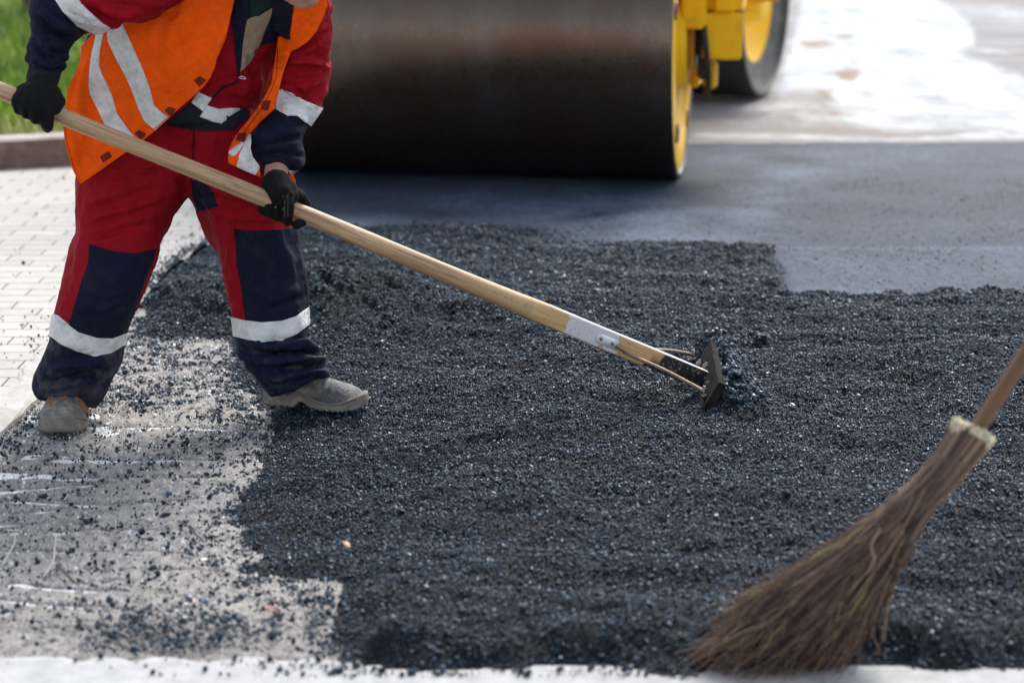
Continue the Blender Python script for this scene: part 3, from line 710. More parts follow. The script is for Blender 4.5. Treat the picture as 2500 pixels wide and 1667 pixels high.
# --- grass verge
X, Y, F = grid(-9, -1.25, 7.0, 34, .1)
kx = np.array([p[0] for p in KL]); ky = np.array([p[1] for p in KL])
V, F2, _, _ = cull(np.stack([X, Y, .12+.02*fbm(X, Y, 1.2, 2, 3)], 1), F, Y > np.interp(X, kx, ky)+.1)
tag(obj('verge', V, F2, 'soil'), kind='structure')
V, F, T = [], [], []
n = 52000
bx = rng.uniform(-4.6, -1.3, n); by = np.interp(bx, kx, ky)+.16+rng.random(n)**1.3*12
dn = fbm(bx, by, 1.6, 6.1, 3); k = rng.random(n) < np.clip(.7+dn*1.6, .12, 1); bx, by, dn = bx[k], by[k], dn[k]
for x, y, dq in zip(bx, by, dn):
    a = random.random()*6.28; hgt = random.uniform(.05, .17)*(1+.5*dq); wd = random.uniform(.004, .009); lx, ly = random.gauss(0, .035), random.gauss(0, .035)
    i = len(V); c, s_ = math.cos(a)*wd, math.sin(a)*wd
    V += [(x-c, y-s_, .11), (x+c, y+s_, .11), (x-c*.7+lx*.4, y-s_*.7+ly*.4, .11+hgt*.6), (x+c*.7+lx*.4, y+s_*.7+ly*.4, .11+hgt*.6), (x+lx, y+ly, .11+hgt)]
    F += [(i, i+1, i+3, i+2), (i+2, i+3, i+4)]; t = min(1, max(0, random.gauss(.5, .22)-.9*dq)); T += [t]*5
g = obj('grass', V, F, 'grass', attrs={'tone': ('FLOAT', T)}, smooth=False); tag(g, 'bright green grass on the verge behind the kerb', 'grass', kind='stuff')

# --- young tree at the top left
def tree(base):
    root = empty('young_tree', base); tag(root, 'thin grey-brown tree trunk standing in the grass at the top left', 'tree')
    tb = MB(); b = np.array([0, 0, -.05])
    pts = [b+np.array([.02*math.sin(i*.9), .015*math.cos(i), i*.35]) for i in range(9)]
    tb.tube(pts, [.046-.0035*i for i in range(9)], 12)
    rr = random.Random(3); ends = []
    for i in range(9):
        s0 = pts[4+i % 5]; a = i*2.4; e = s0+np.array([math.cos(a)*.7, math.sin(a)*.7, .75]); m_ = (s0+e)/2+np.array([0, 0, .08])
        tb.tube([s0, m_, e], [.018, .012, .005], 6); ends += [m_, e]
    o = tb.build('trunk', 'bark', root)
    V, F, T = [], [], []
    for _ in range(4200):
        c = ends[rr.randrange(len(ends))]+np.array([rr.gauss(0, .22), rr.gauss(0, .22), rr.gauss(0, .2)])
        q = np.array([rr.gauss(0, 1) for _ in range(3)]); q /= np.linalg.norm(q); p_ = np.cross(q, [0.1, .2, 1]); p_ /= np.linalg.norm(p_)
        i = len(V); V += [c, c+q*.03+p_*.016, c+q*.065, c+q*.03-p_*.016]; F.append((i, i+1, i+2, i+3)); T += [rr.random()]*4
    obj('crown', V, F, 'leaf', root, attrs={'tone': ('FLOAT', T)}, smooth=False)
tree(G(68, 62, .12))

# --- small loose things on the ground
def lump(name, c, r, label, mat='grain', seed=0, sq=(1.35, 1, .75), cat='lump'):
    bm = bmesh.new(); bmesh.ops.create_icosphere(bm, subdivisions=4, radius=1)
    for v in bm.verts:
        n = v.co.normalized(); k = 1+.3*noise.noise(n*1.6+Vector((seed, 0, 0)))+.2*noise.noise(n*5+Vector((seed, 1, 0)))+.14*noise.noise(n*11)
        v.co = Vector((n.x*sq[0], n.y*sq[1], n.z*sq[2]))*k*r
    me = bpy.data.meshes.new(name); bm.to_mesh(me); bm.free(); me.materials.append(M[mat])
    o = bpy.data.objects.new(name, me); COL.objects.link(o); o.location = c; return tag(o, label, cat)
c = G(1860, 826, .06); lump('asphalt_lump', (c[0], c[1], .062), .017, 'dark fist-sized lump of asphalt lying beyond the lute', seed=2)
def leafbit(name, c, s_, rot, mat, label, cat='debris'):
    V = []; F = []
    for j in range(7):
        t = j/6; wd = math.sin(math.pi*(t*.9+.05))*.3*s_
        for k_ in (-1, 0, 1): V.append((t*s_-s_/2, k_*wd, .12*s_*math.sin(t*3+abs(k_))+abs(k_)*.1*s_))
    for j in range(6):
        for k_ in range(2): F.append((j*3+k_, j*3+k_+1, j*3+k_+4, j*3+k_+3))
    o = obj(name, V, F, mat); so = o.modifiers.new('s', 'SOLIDIFY'); so.thickness = .001
    o.location = c; o.rotation_euler = rot; return tag(o, label, cat)
plain('dry_leaf', (.62, .42, .26), .7); plain('red_scrap', (.1, .02, .012), .5); plain('straw', (.4, .38, .36), .5)
leafbit('wood_chip', G(953, 1066, .05)+np.array([0, 0, .006]), .022, (.3, .2, 1.2), 'dry_leaf', 'small pale orange chip on the asphalt near the front boot')
leafbit('wood_chip', G(845, 1337, .05)+np.array([0, 0, .006]), .022, (.2, .4, -.6), 'dry_leaf', 'small cream chip on the loose asphalt edge further down')
leafbit('leaf_scrap', G(665, 1502, .005)+np.array([0, 0, .006]), .045, (.1, .2, .2), 'red_scrap', 'dark red leaf scrap between crumbs near the bottom edge')
def twiglet(pts, rad, label, mat='straw'):
    mb = MB(); mb.tube(catmull([G(x, y, z) for x, y, z in pts], 6), rad, 6); tag(mb.build('stalk', mat), label, 'stalk')
twiglet([(105, 1408, .004), (128, 1375, .012), (133, 1340, .01), (135, 1312, .016), (120, 1298, .005)], .0022, 'bent pale stalk on the milled ground at the left')
twiglet([(5, 1382, .004), (22, 1350, .01), (36, 1322, .01), (36, 1300, .006)], .002, 'straight pale stalk nearest the left edge of the milled ground')
twiglet([(440, 1272, .006), (465, 1290, .012), (485, 1310, .012), (498, 1322, .008)], .002, 'thin grey stalk lying in the middle of the milled ground', 'bark')
twiglet([(140, 1380, .006), (160, 1398, .012), (180, 1420, .008)], .003, 'short brown stalk beside the bright grooves', 'bark')

# ================================================================== PERSON
bodymb = MB()
def C(x, y, z): return U(x, y, z)
# skeleton of the continuous body (mostly under the clothes)
hipc = C(430, 330, 5.53); chest = C(560, 90, 5.40); neck = C(645, -62, 5.24); headc = C(706, -97, 5.02)
bodymb.chain([hipc, (hipc+chest)/2, chest], [.10, .10, .11])
bodymb.chain([chest, C(635, 0, 5.36), neck, C(675, -90, 5.12)], [.09, .07, .056, .05])
bodymb.chain([chest, C(520, -40, 5.34), C(400, -60, 5.24), C(165, -20, 5.15), C(112, 130, 5.07), C(104, 222, 5.05)], [.09, .075, .055, .042, .034, .028])
bodymb.chain([chest, C(690, 20, 5.40), C(746, 60, 5.33), C(722, 230, 5.39), C(680, 340, 5.34), C(674, 440, 5.27)], [.09, .045, .045, .034, .032, .031])
legA = [C(350, 380, 5.5), C(280, 640, 5.48), C(170, 930, 5.57)]; legB = [C(520, 380, 5.52), C(640, 680, 5.56), C(705, 920, 5.58)]
bodymb.chain([hipc]+legA+[C(160, 990, 5.60)], [.09, .075, .055, .038, .03]); bodymb.chain([hipc]+legB+[C(703, 930, 5.58)], [.09, .075, .055, .038, .028])
# head: skull, face planes, jaw, nose, ears; looks down and to the right
hr = Matrix.Rotation(R(-18), 3, 'Y')@Matrix.Rotation(R(22), 3, 'X')@Matrix.Rotation(R(12), 3, 'Z')
def H(x, y, z): return headc+np.array(hr@Vector((x, y, z)))
for c, r_ in (((0, .012, .035), (.076, .094, .088)), ((0, -.02, -.03), (.062, .07, .075)), ((0, -.052, -.082), (.035, .03, .024)), ((0, -.03, -.06), (.05, .055, .045)),
              ((0, -.078, .018), (.05, .018, .014)), ((-.03, -.07, -.02), (.02, .016, .016)), ((.03, -.07, -.02), (.02, .016, .016)),
              ((-.078, .01, -.005), (.01, .02, .032)), ((.078, .01, -.005), (.01, .02, .032))):
    bodymb.ball(H(*c), r_, hr)
bodymb.chain([H(0, -.088, .01), H(0, -.108, -.024)], [.009, .014]); bodymb.ball(H(0, -.085, -.056), (.024, .010, .006), hr); bodymb.ball(H(0, -.083, -.067), (.021, .010, .007), hr)
V, F = remesh(bodymb, .006, 3)
person = obj('person', V, F, 'skin')
tag(person, 'worker in orange vest and red and navy workwear holding a wooden lute', 'person')
hb = MB(); hb.ball(H(0, .03, .055), (.081, .088, .078), hr, 24); obj('hair', *remesh(hb, .005, 2), 'hair', person)
for sx in (-1, 1):
    e = MB(); e.ball(H(sx*.03, -.078, .0), (.012, .012, .012)); e.build('eye', 'eye', person)

# --- trousers
tA = loft([(235, 255, 480, 255, 5.47, .125), (212, 330, 490, 330, 5.48, .135), (196, 400, 480, 400, 5.49, .14), (190, 452, 464, 455, 5.49, .14), (191, 517, 430, 517, 5.49, .13), (192, 566, 407, 566, 5.49, .12),
           (175, 611, 387, 615, 5.48, .115), (160, 670, 361, 675, 5.47, .105), (146, 742, 334, 745, 5.46, .10), (131, 800, 315, 800, 5.50, .098), (118, 845, 302, 845, 5.52, .097), (106, 885, 297, 882, 5.54, .097),
           (92, 917, 276, 922, 5.56, .1), (88, 947, 256, 955, 5.57, .1), (93, 962, 236, 984, 5.575, .098), (98, 968, 221, 993, 5.575, .095)], 5, 56, 2.35)
tB = loft([(400, 255, 640, 255, 5.47, .125), (400, 330, 672, 330, 5.49, .135), (430, 400, 700, 400, 5.51, .14), (458, 460, 718, 455, 5.52, .14), (482, 522, 723, 522, 5.54, .132), (508, 580, 726, 580, 5.56, .12),
           (538, 623, 729, 618, 5.56, .112), (553, 691, 740, 685, 5.56, .105), (566, 755, 746, 745, 5.56, .1), (576, 805, 752, 793, 5.56, .098), (588, 850, 748, 825, 5.56, .097), (597, 876, 776, 845, 5.56, .1), (603, 893, 780, 868, 5.57, .102),
           (618, 920, 791, 888, 5.575, .1), (640, 950, 800, 905, 5.58, .1), (662, 975, 806, 918, 5.585, .1)], 5, 56, 2.35)
tm = MB(); tm.add(*tA); tm.add(*tB)
TV, TF = remesh(tm, .0062, 7)
TC = [([(205, 545), (270, 520), (340, 500), (420, 470)], 9, .005), ([(200, 590), (300, 560), (390, 540)], 8, -.004), ([(200, 500), (290, 470), (380, 440)], 8, .004), ([(215, 455), (330, 420), (440, 410)], 8, -.004),
      ([(472, 300), (474, 380), (470, 450)], 3, -.005), ([(460, 440), (410, 410), (340, 400)], 7, .005), ([(465, 450), (540, 470), (640, 500), (700, 500)], 8, .005), ([(480, 415), (560, 410), (640, 420)], 7, -.004),
      ([(500, 520), (590, 535), (700, 530)], 8, .003), ([(200, 700), (260, 720), (330, 700)], 9, .004), ([(180, 760), (250, 770), (320, 740)], 8, -.003),
      ([(110, 905), (180, 890), (290, 870)], 8, .006), ([(95, 930), (170, 925), (270, 895)], 7, -.007), ([(100, 950), (180, 938), (255, 920)], 7, .005), ([(150, 840), (220, 880), (250, 930)], 9, -.003),
      ([(585, 830), (650, 850), (720, 840), (778, 845)], 7, .009), ([(640, 858), (700, 866), (745, 858), (785, 868)], 6, -.009), ([(610, 880), (680, 880), (740, 872), (790, 882)], 7, .009), ([(650, 905), (710, 900), (780, 888), (800, 900)], 6, -.008),
      ([(640, 925), (700, 922), (760, 908), (805, 910)], 7, .006), ([(600, 840), (620, 880), (650, 930)], 7, -.004), ([(578, 840), (600, 870), (640, 880)], 6, .004), ([(730, 600), (738, 680), (742, 750)], 7, .004), ([(600, 700), (660, 730), (740, 700)], 10, .003),
      ([(620, 760), (700, 740), (742, 720)], 7, -.003)]
TV = fold(TV, TF, [(a, b, c*2.1) for a, b, c in TC], .011, 6, 3)
TV = fold(TV, TF, [], .0045, 15, 21, (1, 1, .7))
trousers = obj('trousers', TV, TF, 'red_cloth', person)
TP = lambda name, poly, mat, off=.0022, side='front', **k: patch(name, TV, TF, poly, mat, off, trousers, side, **k)
TP('leg_panel', [(217, 596), (276, 613), (332, 619), (383, 608), (374, 640), (356, 684), (340, 732), (330, 765), (316, 806), (304, 840), (180, 830), (166, 797), (187, 725), (200, 683), (215, 640)], 'navy_cloth')
TP('reflective_band', [(100, 755), (142, 772), (166, 794), (191, 812), (238, 826), (276, 827), (313, 814), (345, 800), (335, 850), (304, 843), (272, 862), (230, 870), (187, 858), (149, 841), (127, 824), (85, 800)], 'tape', .004, 'all')
TP('leg_panel', [(80, 800), (127, 823), (149, 840), (187, 857), (230, 869), (272, 861), (304, 842), (335, 850), (330, 1030), (60, 1010)], 'navy_dusty', .0016, 'all')
TP('knee_patch', [(572, 560), (617, 564), (664, 562), (723, 555), (760, 553), (775, 755), (746, 760), (700, 800), (604, 795), (600, 781), (591, 721), (578, 649)], 'navy_cloth')
TP('reflective_band', [(550, 772), (570, 776), (598, 782), (638, 787), (689, 783), (723, 772), (746, 756), (775, 738), (785, 775), (753, 794), (723, 817), (689, 831), (647, 834), (604, 828), (581, 824), (560, 818)], 'tape', .004, 'all')
TP('leg_panel', [(550, 812), (581, 822), (604, 826), (647, 832), (689, 829), (723, 815), (753, 792), (785, 775), (850, 860), (830, 1010), (600, 1010)], 'navy_dusty', .0016, 'all')
TP('crotch_panel', [(468, 470), (470, 442), (484, 440), (509, 455), (522, 480), (530, 505), (505, 512), (482, 519)], 'navy_cloth')
TP('waistband', [(395, 292), (425, 270), (470, 238), (500, 262), (560, 285), (600, 262), (610, 285), (590, 300), (570, 318), (500, 321), (440, 314), (410, 303)], 'dark_knit', .006)
TP('seam', [(570.5, 560), (573.5, 560), (601, 781), (598, 781)], 'dark_seam', .0032)
TP('seam', [(471, 318), (473.4, 318), (472, 400), (468, 455), (465.6, 455), (469, 400)], 'dark_seam', .0008)

# --- jacket: torso and both sleeves in one garment
jm = MB()
torso = loft([(250, 340, 590, 335, 5.56, .09), (232, 304, 605, 316, 5.47, .137), (222, 250, 625, 275, 5.47, .155), (208, 205, 645, 225, 5.44, .165), (205, 150, 668, 165, 5.42, .165), (235, 75, 710, 105, 5.40, .16), (310, -5, 760, 45, 5.37, .15), (400, -65, 785, 0, 5.32, .13),
               (490, -105, 765, -45, 5.27, .11), (590, -95, 735, -65, 5.22, .08)], 5, 64, 2.4)
jm.add(*torso)
TN_ = normals(np.array(torso[0]), torso[1]); TFLIP = TN_[len(TN_)//2::64]@np.array([0, 0, 0.]) is None or float(np.mean(np.einsum('ij,ij->i', TN_, np.array(torso[0])-np.mean(torso[0], axis=0)))) < 0
tb_ = BVHTree.FromPolygons([tuple(v) for v in torso[0]]+[tuple(v) for v in TV], torso[1]+[tuple(i+len(torso[0]) for i in f) for f in TF])
SL = [(570, -150, 560, -10, 5.27, .12), (440, -150, 440, 2, 5.16, .10), (383, -150, 383, 42, 5.12, .095), (325, -140, 330, 60, 5.10, .095), (275, -130, 298, 66, 5.10, .095), (215, -115, 262, 77, 5.10, .095),
      (155, -85, 236, 84, 5.10, .095), (105, -45, 206, 88, 5.10, .09), (83, 20, 197, 95, 5.09, .085), (82, 45, 186, 103, 5.09, .08), (84, 70, 174, 113, 5.09, .068), (79, 95, 171, 128, 5.08, .06), (75, 125, 166, 138, 5.07, .056)]
jm.add(*loft(SL+[(70, 138, 154, 152, 5.065, .052), (63, 146, 160, 163, 5.06, .054), (72, 156, 152, 174, 5.06, .045)], 5, 40, 2.2))
SR = [(660, -110, 770, -60, 5.24, .1), (672, -40, 806, -5, 5.26, .095), (690, 50, 811, 45, 5.3, .088), (694, 126, 811, 112, 5.34, .082), (684, 190, 802, 187, 5.38, .08), (670, 250, 782, 258, 5.39, .078), (645, 295, 757, 306, 5.37, .075),
      (616, 335, 737, 335, 5.345, .07), (611, 362, 741, 372, 5.33, .066), (618, 385, 743, 396, 5.32, .06)]
jm.add(*loft(SR+[(630, 396, 735, 408, 5.31, .05), (640, 398, 718, 414, 5.31, .042)], 5, 40, 2.2))
JV, JF = remesh(jm, .0062, 6)
JC = [([(700, 140), (760, 105), (800, 75)], 6, -.008), ([(700, 150), (760, 150), (806, 165)], 7, .008), ([(720, 175), (770, 170), (805, 150)], 6, -.007), ([(690, 205), (740, 215), (785, 200)], 9, .006), ([(685, 195), (720, 235), (760, 262)], 7, .009), ([(720, 260), (765, 235), (790, 200)], 7, -.006),
      ([(706, 270), (730, 290), (752, 300)], 6, .005), ([(620, 340), (670, 345), (735, 340)], 8, -.006), ([(615, 365), (680, 362), (735, 350)], 7, .007), ([(640, 385), (700, 372), (742, 385)], 6, -.007), ([(660, 300), (690, 320), (740, 320)], 9, .006),
      ([(90, 40), (120, 75), (190, 100)], 8, -.010), ([(100, 20), (140, 60), (200, 85)], 8, .008), ([(85, 60), (110, 110), (130, 145)], 7, .007), ([(110, 115), (140, 130), (170, 128)], 6, -.008), ([(80, 100), (100, 130), (140, 150)], 6, -.006), ([(70, 140), (110, 158), (160, 160)], 5, .008),
      ([(200, 10), (250, 45), (300, 55), (340, 50)], 9, -.010), ([(240, 20), (300, 40), (380, 30)], 10, .007), ([(150, 15), (190, 40), (220, 55)], 4, -.005), ([(165, 0), (200, 25), (235, 50)], 5, .005),
      ([(330, 10), (390, 12), (430, -8)], 9, .006), ([(505, 120), (520, 170), (515, 220)], 8, .004), ([(580, 160), (600, 200), (590, 240)], 9, .006), ([(600, 130), (620, 180), (625, 220)], 7, -.006), ([(470, 238), (540, 205), (590, 195)], 4, .006)]
JV = fold(JV, JF, [(a, b, c*1.7) for a, b, c in JC], .009, 7, 9)
JV = fold(JV, JF, [], .004, 16, 31, (1, 1, 1))
jacket = obj('jacket', JV, JF, 'red_cloth', person)
JP = lambda name, poly, mat, off=.002, side='front', parent=None, **k: patch(name, JV, JF, poly, mat, off, parent or jacket, side, **k)
JP('sleeve_panel', [(134, -4), (110, -80), (20, -160), (-60, 60), (40, 190), (190, 190), (230, 95), (189, 67), (152, 29)], 'navy_cloth', .002, 'all')
JP('reflective_band', [(110, -80), (134, 0), (152, 28), (189, 66), (236, 87), (262, 82), (270, 72), (264, 69), (225, 35), (189, 0), (160, -60), (150, -110)], 'tape', .0045, 'all')
JP('sleeve_panel', [(640, 262), (670, 266), (704, 283), (727, 284), (745, 300), (756, 306), (780, 318), (770, 440), (590, 440), (596, 300)], 'navy_cloth', .002, 'all')
JP('reflective_band', [(673, 214), (683, 219), (777, 260), (792, 266), (772, 318), (756, 306), (745, 299), (727, 283), (704, 283), (673, 267)], 'tape', .0045, 'all')
JP('shirt', C5([(500, 300), (600, 250), (690, 235), (860, 130), (885, 150), (840, 330), (770, 480), (700, 680), (610, 820), (535, 940), (400, 1065), (395, 1040), (430, 700), (470, 420)]), 'tan_cloth', .0025)
JP('undershirt', C5([(530, 60), (560, -60), (840, -60), (890, 0), (850, 125), (690, 237), (600, 250), (545, 262)]), 'green_cloth', .003)
JP('facing', C5([(262, 240), (320, 150), (300, 90), (330, -90), (545, -90), (545, 260), (500, 300), (472, 420), (432, 700), (412, 1000), (385, 1110), (360, 1120), (352, 900), (330, 700), (290, 400)]), 'navy_cloth', .005)
JP('facing', C5([(882, 140), (960, 440), (975, 585), (840, 635), (700, 685), (640, 745), (612, 800), (700, 670), (765, 480), (832, 330)]), 'navy_cloth', .0045)
JP('placket_edge', C5([(-60, 1480), (0, 1430), (100, 1310), (180, 1265), (330, 1205), (385, 1105), (400, 1120), (350, 1225), (200, 1290), (110, 1350), (0, 1470), (-50, 1520)]), 'dark_seam', .002)
JP('shirt_tail', C1([(1090, 760), (1222, 650), (1290, 712), (1274, 745), (1360, 782), (1440, 799), (1490, 762), (1490, 832), (1300, 838), (1150, 826), (1050, 800)]), 'dark_knit', .0025)
JP('reflective_band', C1([(1262, 588), (1352, 630), (1295, 712), (1220, 655)]), 'tape', .003)
JP('reflective_band', C1([(1322, 675), (1400, 697), (1527, 692), (1556, 728), (1535, 728), (1515, 715), (1490, 760), (1440, 797), (1360, 780), (1274, 745)]), 'tape', .004)
bh = MB(); bh.tube(catmull([JVp for JVp in [U(*p, 5.14) for p in C5([(380, 1140), (425, 1128), (475, 1155), (470, 1168), (415, 1155), (380, 1146)])]], 4), .0011, 6)
# cuffs: separate knitted tubes
for rows in ([(73, 150, 150, 166, 5.06, .043), (70, 172, 145, 188, 5.055, .042), (66, 190, 138, 208, 5.05, .041), (65, 196, 137, 213, 5.05, .040)],
             [(634, 372, 716, 380, 5.31, .045), (636, 392, 710, 398, 5.31, .043), (638, 412, 707, 412, 5.305, .041), (640, 424, 706, 419, 5.305, .040)]):
    V, F = loft(rows, 6, 48, 2.1); V = np.array(V); V += normals(V, F)*(.0012*np.sign(np.sin(np.arange(len(V)) % 48*2*math.pi/2)))[:, None]
    obj('cuff', V, F, 'dark_knit', jacket)
jb = BVHTree.FromPolygons([tuple(v) for v in JV], JF)
def surf(x, y, gap):
    d = U(x, y, 1)-CAM; h = jb.ray_cast(Vector(CAM), Vector(d).normalized()); return np.array(h[0])-d/np.linalg.norm(d)*gap
bh = MB(); bh.tube(catmull([surf(*p, .004) for p in C5([(380, 1140), (425, 1128), (475, 1150), (470, 1168), (415, 1158), (380, 1146)])], 4), .0012, 6); bh.build('buttonhole', 'white_paint', jacket)
# folded collar leaf with real thickness
def sheet(name, poly, zf, mat, parent, th=.003, creases=(), step=7, base=0, seed=0, bvh=None, gap=.01, iters=30, crease_amp=1):
    V, F = drape(poly, bvh or jb, gap, zf, creases, step, base=base, seed=seed, iters=iters)
    o = obj(name, V, F, mat, parent); s = o.modifiers.new('s', 'SOLIDIFY'); s.thickness = th; s.offset = -1
    return o, V, F
collar_poly = C5([(880, -60), (1120, -60), (1172, 90), (1163, 350), (1120, 592), (1040, 560), (960, 492), (905, 440), (880, 330), (868, 150)])
sheet('collar', collar_poly, lambda x, y: 5.02, 'navy_cloth', jacket, .003, [([(680, 0), (690, 60), (697, 90)], 6, .006)], 6, gap=.034, iters=12)

# --- vest
vest_poly = [(199, 113), (194, 152), (184, 180), (173, 199), (166, 215), (163, 230), (161, 267), (154, 308), (158, 345), (168, 383), (174, 403), (180, 421), (197, 450), (245, 417), (306, 373), (348, 344), (380, 318), (413, 287), (441, 262), (471, 237), (497, 212), (513, 191), (524, 166), (532, 138), (542, 118), (551, 96), (558, 66), (564, 38), (569, 15), (575, -20), (570, -70), (520, -110), (440, -120), (360, -60), (300, 0), (262, 45), (236, 76), (222, 88)]
def zv(x, y):     # where the flap hangs clear of the body
    return 5.24+.10*max(0, (300-x)/150)**1.2-.00012*max(0, y-300)+(.05 if x > 500 else 0)
VC = [([(470, 20), (420, 60), (410, 110), (440, 145)], 10, .010), ([(555, 60), (520, 130), (480, 190)], 12, .012), ([(520, 30), (450, 120), (400, 230)], 14, .008), ([(225, 100), (200, 180), (185, 260), (200, 330)], 11, .012), ([(250, 160), (215, 260), (220, 340)], 10, -.010),
      ([(205, 120), (185, 210), (175, 300)], 8, -.006), ([(340, 90), (390, 170), (430, 230)], 10, -.005), ([(300, 330), (250, 390), (205, 430)], 10, .006), ([(440, 170), (480, 150), (515, 120)], 7, .006), ([(395, 90), (440, 100), (500, 70)], 9, -.006), ([(170, 320), (185, 380), (200, 430)], 8, .008)]
vo, VV, VF = sheet('vest', vest_poly, zv, 'orange_cloth', person, .0025, VC, 6, .009, 4, gap=.036, iters=40, bvh=tb_)
vest = vo
VP = lambda name, poly, mat, off=.0018, **k: patch(name, VV, VF, poly, mat, off, vest, 'all', th=.0005, **k)
VP('reflective_strip', C1([(690, 192), (660, 120), (760, 90), (785, 166), (810, 220), (840, 285), (900, 420), (950, 550), (985, 680), (1030, 720), (1088, 757), (1040, 800), (992, 835), (920, 775), (885, 700), (845, 590), (800, 490), (740, 380), (690, 272), (682, 225)]), 'tape')
VP('reflective_strip', C1([(612, 214), (662, 200), (648, 270), (634, 340), (630, 420), (650, 480), (685, 545), (715, 620), (745, 725), (790, 790), (835, 850), (890, 898), (860, 930), (830, 980), (805, 975), (770, 945), (700, 850), (668, 800), (622, 700), (575, 610), (564, 545), (570, 440), (585, 330), (598, 285)]), 'tape')
for q in ([(1240, 515), (1275, 490), (1314, 518), (1270, 556)], [(1050, 705), (1080, 683), (1124, 698), (1088, 742)], [(858, 850), (888, 830), (932, 855), (900, 893)], [(636, 1000), (688, 965), (714, 1000), (658, 1038)]):
    VP('fastener', C1(q), 'velcro', .003)
VP('hem', [(161, 262), (164, 262), (157, 308), (161, 345), (171, 383), (183, 420), (198, 445), (245, 412), (306, 368), (348, 339), (413, 282), (471, 232), (510, 188), (512, 191), (472, 236), (413, 286), (348, 343), (306, 372), (245, 416), (197, 449), (180, 421), (168, 383), (158, 345), (154, 308)], 'orange_cloth', .0022)
flap_poly = C1([(1882, -60), (1990, -90), (2080, -40), (2090, 40), (2060, 120), (2020, 200), (1960, 270), (1910, 305), (1860, 330), (1830, 400), (1800, 480), (1785, 560), (1768, 620), (1752, 695), (1700, 745), (1640, 802), (1600, 850), (1604, 900), (1598, 945), (1612, 1000), (1655, 1060), (1662, 1132), (1590, 1105), (1510, 1066), (1455, 1042), (1455, 1000), (1462, 950), (1490, 890), (1530, 830), (1590, 760), (1640, 695), (1700, 600), (1735, 530), (1742, 450), (1760, 340), (1775, 230), (1845, 250), (1862, 150), (1870, 50)])
def zf2(x, y): return 5.16+.0002*max(0, y-60)+.02*max(0, y-330)/100
fo_, FV, FF_ = sheet('vest_front', flap_poly, zf2, 'orange_cloth', vest, .0025, [([(795, 15), (735, 90), (715, 130)], 6, .006), ([(700, 100), (690, 180), (660, 240)], 5, .004), ([(740, 60), (725, 110), (700, 150)], 6, -.005), ([(590, 330), (580, 380), (600, 420)], 6, .006)], 6, .004, 2, gap=.02, iters=40)
FP = lambda name, poly, mat, off=.0018: patch(name, FV, FF_, poly, mat, off, vest, 'all', th=.0005)
FP('reflective_strip', C1([(1585, 858), (1640, 840), (1620, 980), (1662, 1065), (1628, 1118), (1560, 1090), (1509, 1066), (1530, 980), (1560, 905)]), 'tape')
FP('reflective_strip', C1([(1450, 975), (1500, 935), (1545, 905), (1555, 915), (1530, 960), (1488, 1002)]), 'tape')
for q in ([(1672, 650), (1725, 645), (1708, 706), (1662, 700)], [(1522, 850), (1572, 848), (1560, 900), (1508, 890)]): FP('fastener', C1(q), 'velcro', .003)
FP('seam', C1([(1770, 300), (1774, 300), (1768, 480), (1740, 560), (1690, 660), (1600, 790), (1530, 890), (1526, 888), (1596, 788), (1686, 658), (1736, 558), (1764, 480)]), 'velcro', .0006)
# the vest's hidden back and the corner of it that shows beside the wrist
patch('vest_back', np.array(torso[0]), [f[::-1] for f in torso[1]] if TFLIP else torso[1], [(215, 420), (190, 250), (225, 90), (300, 10), (400, -60), (520, -140), (760, -140), (800, -20), (770, 60), (700, 120), (660, 250), (640, 330)], 'orange_cloth', .016, vest, 'back')
so, _, _ = sheet('vest_tail', C1([(1838, 1108), (1862, 1102), (1882, 1150), (1888, 1205), (1862, 1180), (1842, 1150)]), lambda x, y: 5.42, 'orange_cloth', vest, .003, step=4)

# --- gloves
zl = (G(1712, 950, .068)-CAM)@FW
HL1, HL0 = U(1715, 924, zl-.02), U(-75, 190, 4.93)          # axis of the lute handle
def ax(t): return HL1+(HL0-HL1)*t
def at_x(px):
    lo, hi = 0, 1.1
    for _ in range(40):
        m_ = (lo+hi)/2
        if proj(ax(m_))[0] > px: lo = m_
        else: hi = m_
    return ax(lo)
def zc(p): return (p-CAM)@FW
hz_ = zc(at_x(690)); s_ = 7.84
g = MB(); K = lambda x, y, dz=0: U(580+x/s_, 380+y/s_, hz_+dz)
g.chain([K(755, 540, .0), K(770, 640, -.008), K(850, 740, -.02)], [.036, .036, .033])
g.chain([K(640, 520, 0), K(640, 640, 0), K(760, 770, -.03)], [.024, .024, .018]); g.chain([K(870, 520, .0), K(960, 660, -.01), K(1020, 780, -.022)], [.022, .025, .02])
g.chain([K(985, 760, -.035), K(985, 960, -.043), K(970, 1130, -.036), K(955, 1260, -.014)], [.0135, .013, .0125, .012])     # index finger over the handle
g.chain([K(1040, 720, .0), K(1190, 790, .02), K(1290, 930, .035), K(1320, 1080, .035), K(1250, 1260, .018), K(1130, 1330, -.004)], [.02, .0165, .0145, .0135, .012, .0115])  # thumb behind
g.chain([K(850, 740, .012), K(960, 1000, .035), K(930, 1210, .022), K(800, 1160, -.012), K(780, 1090, -.024)], [.018, .014, .013, .012, .0115])
g.chain([K(760, 720, .02), K(850, 980, .038), K(780, 1170, .018), K(640, 1080, -.012), K(600, 1000, -.024)], [.018, .014, .013, .0125, .012])
g.chain([K(680, 690, .02), K(730, 930, .042), K(640, 1120, .022), K(500, 1060, -.002), K(450, 1010, -.012)], [.016, .013, .012, .0115, .011])
GV, GF = remesh(g, .0028, 3)
glove = obj('glove', fold(GV, GF, [([K_ for K_ in [(680, 460), (700, 470), (715, 485)]], 3, -.001)], .0012, 40, 3), GF, 'glove_knit', person)
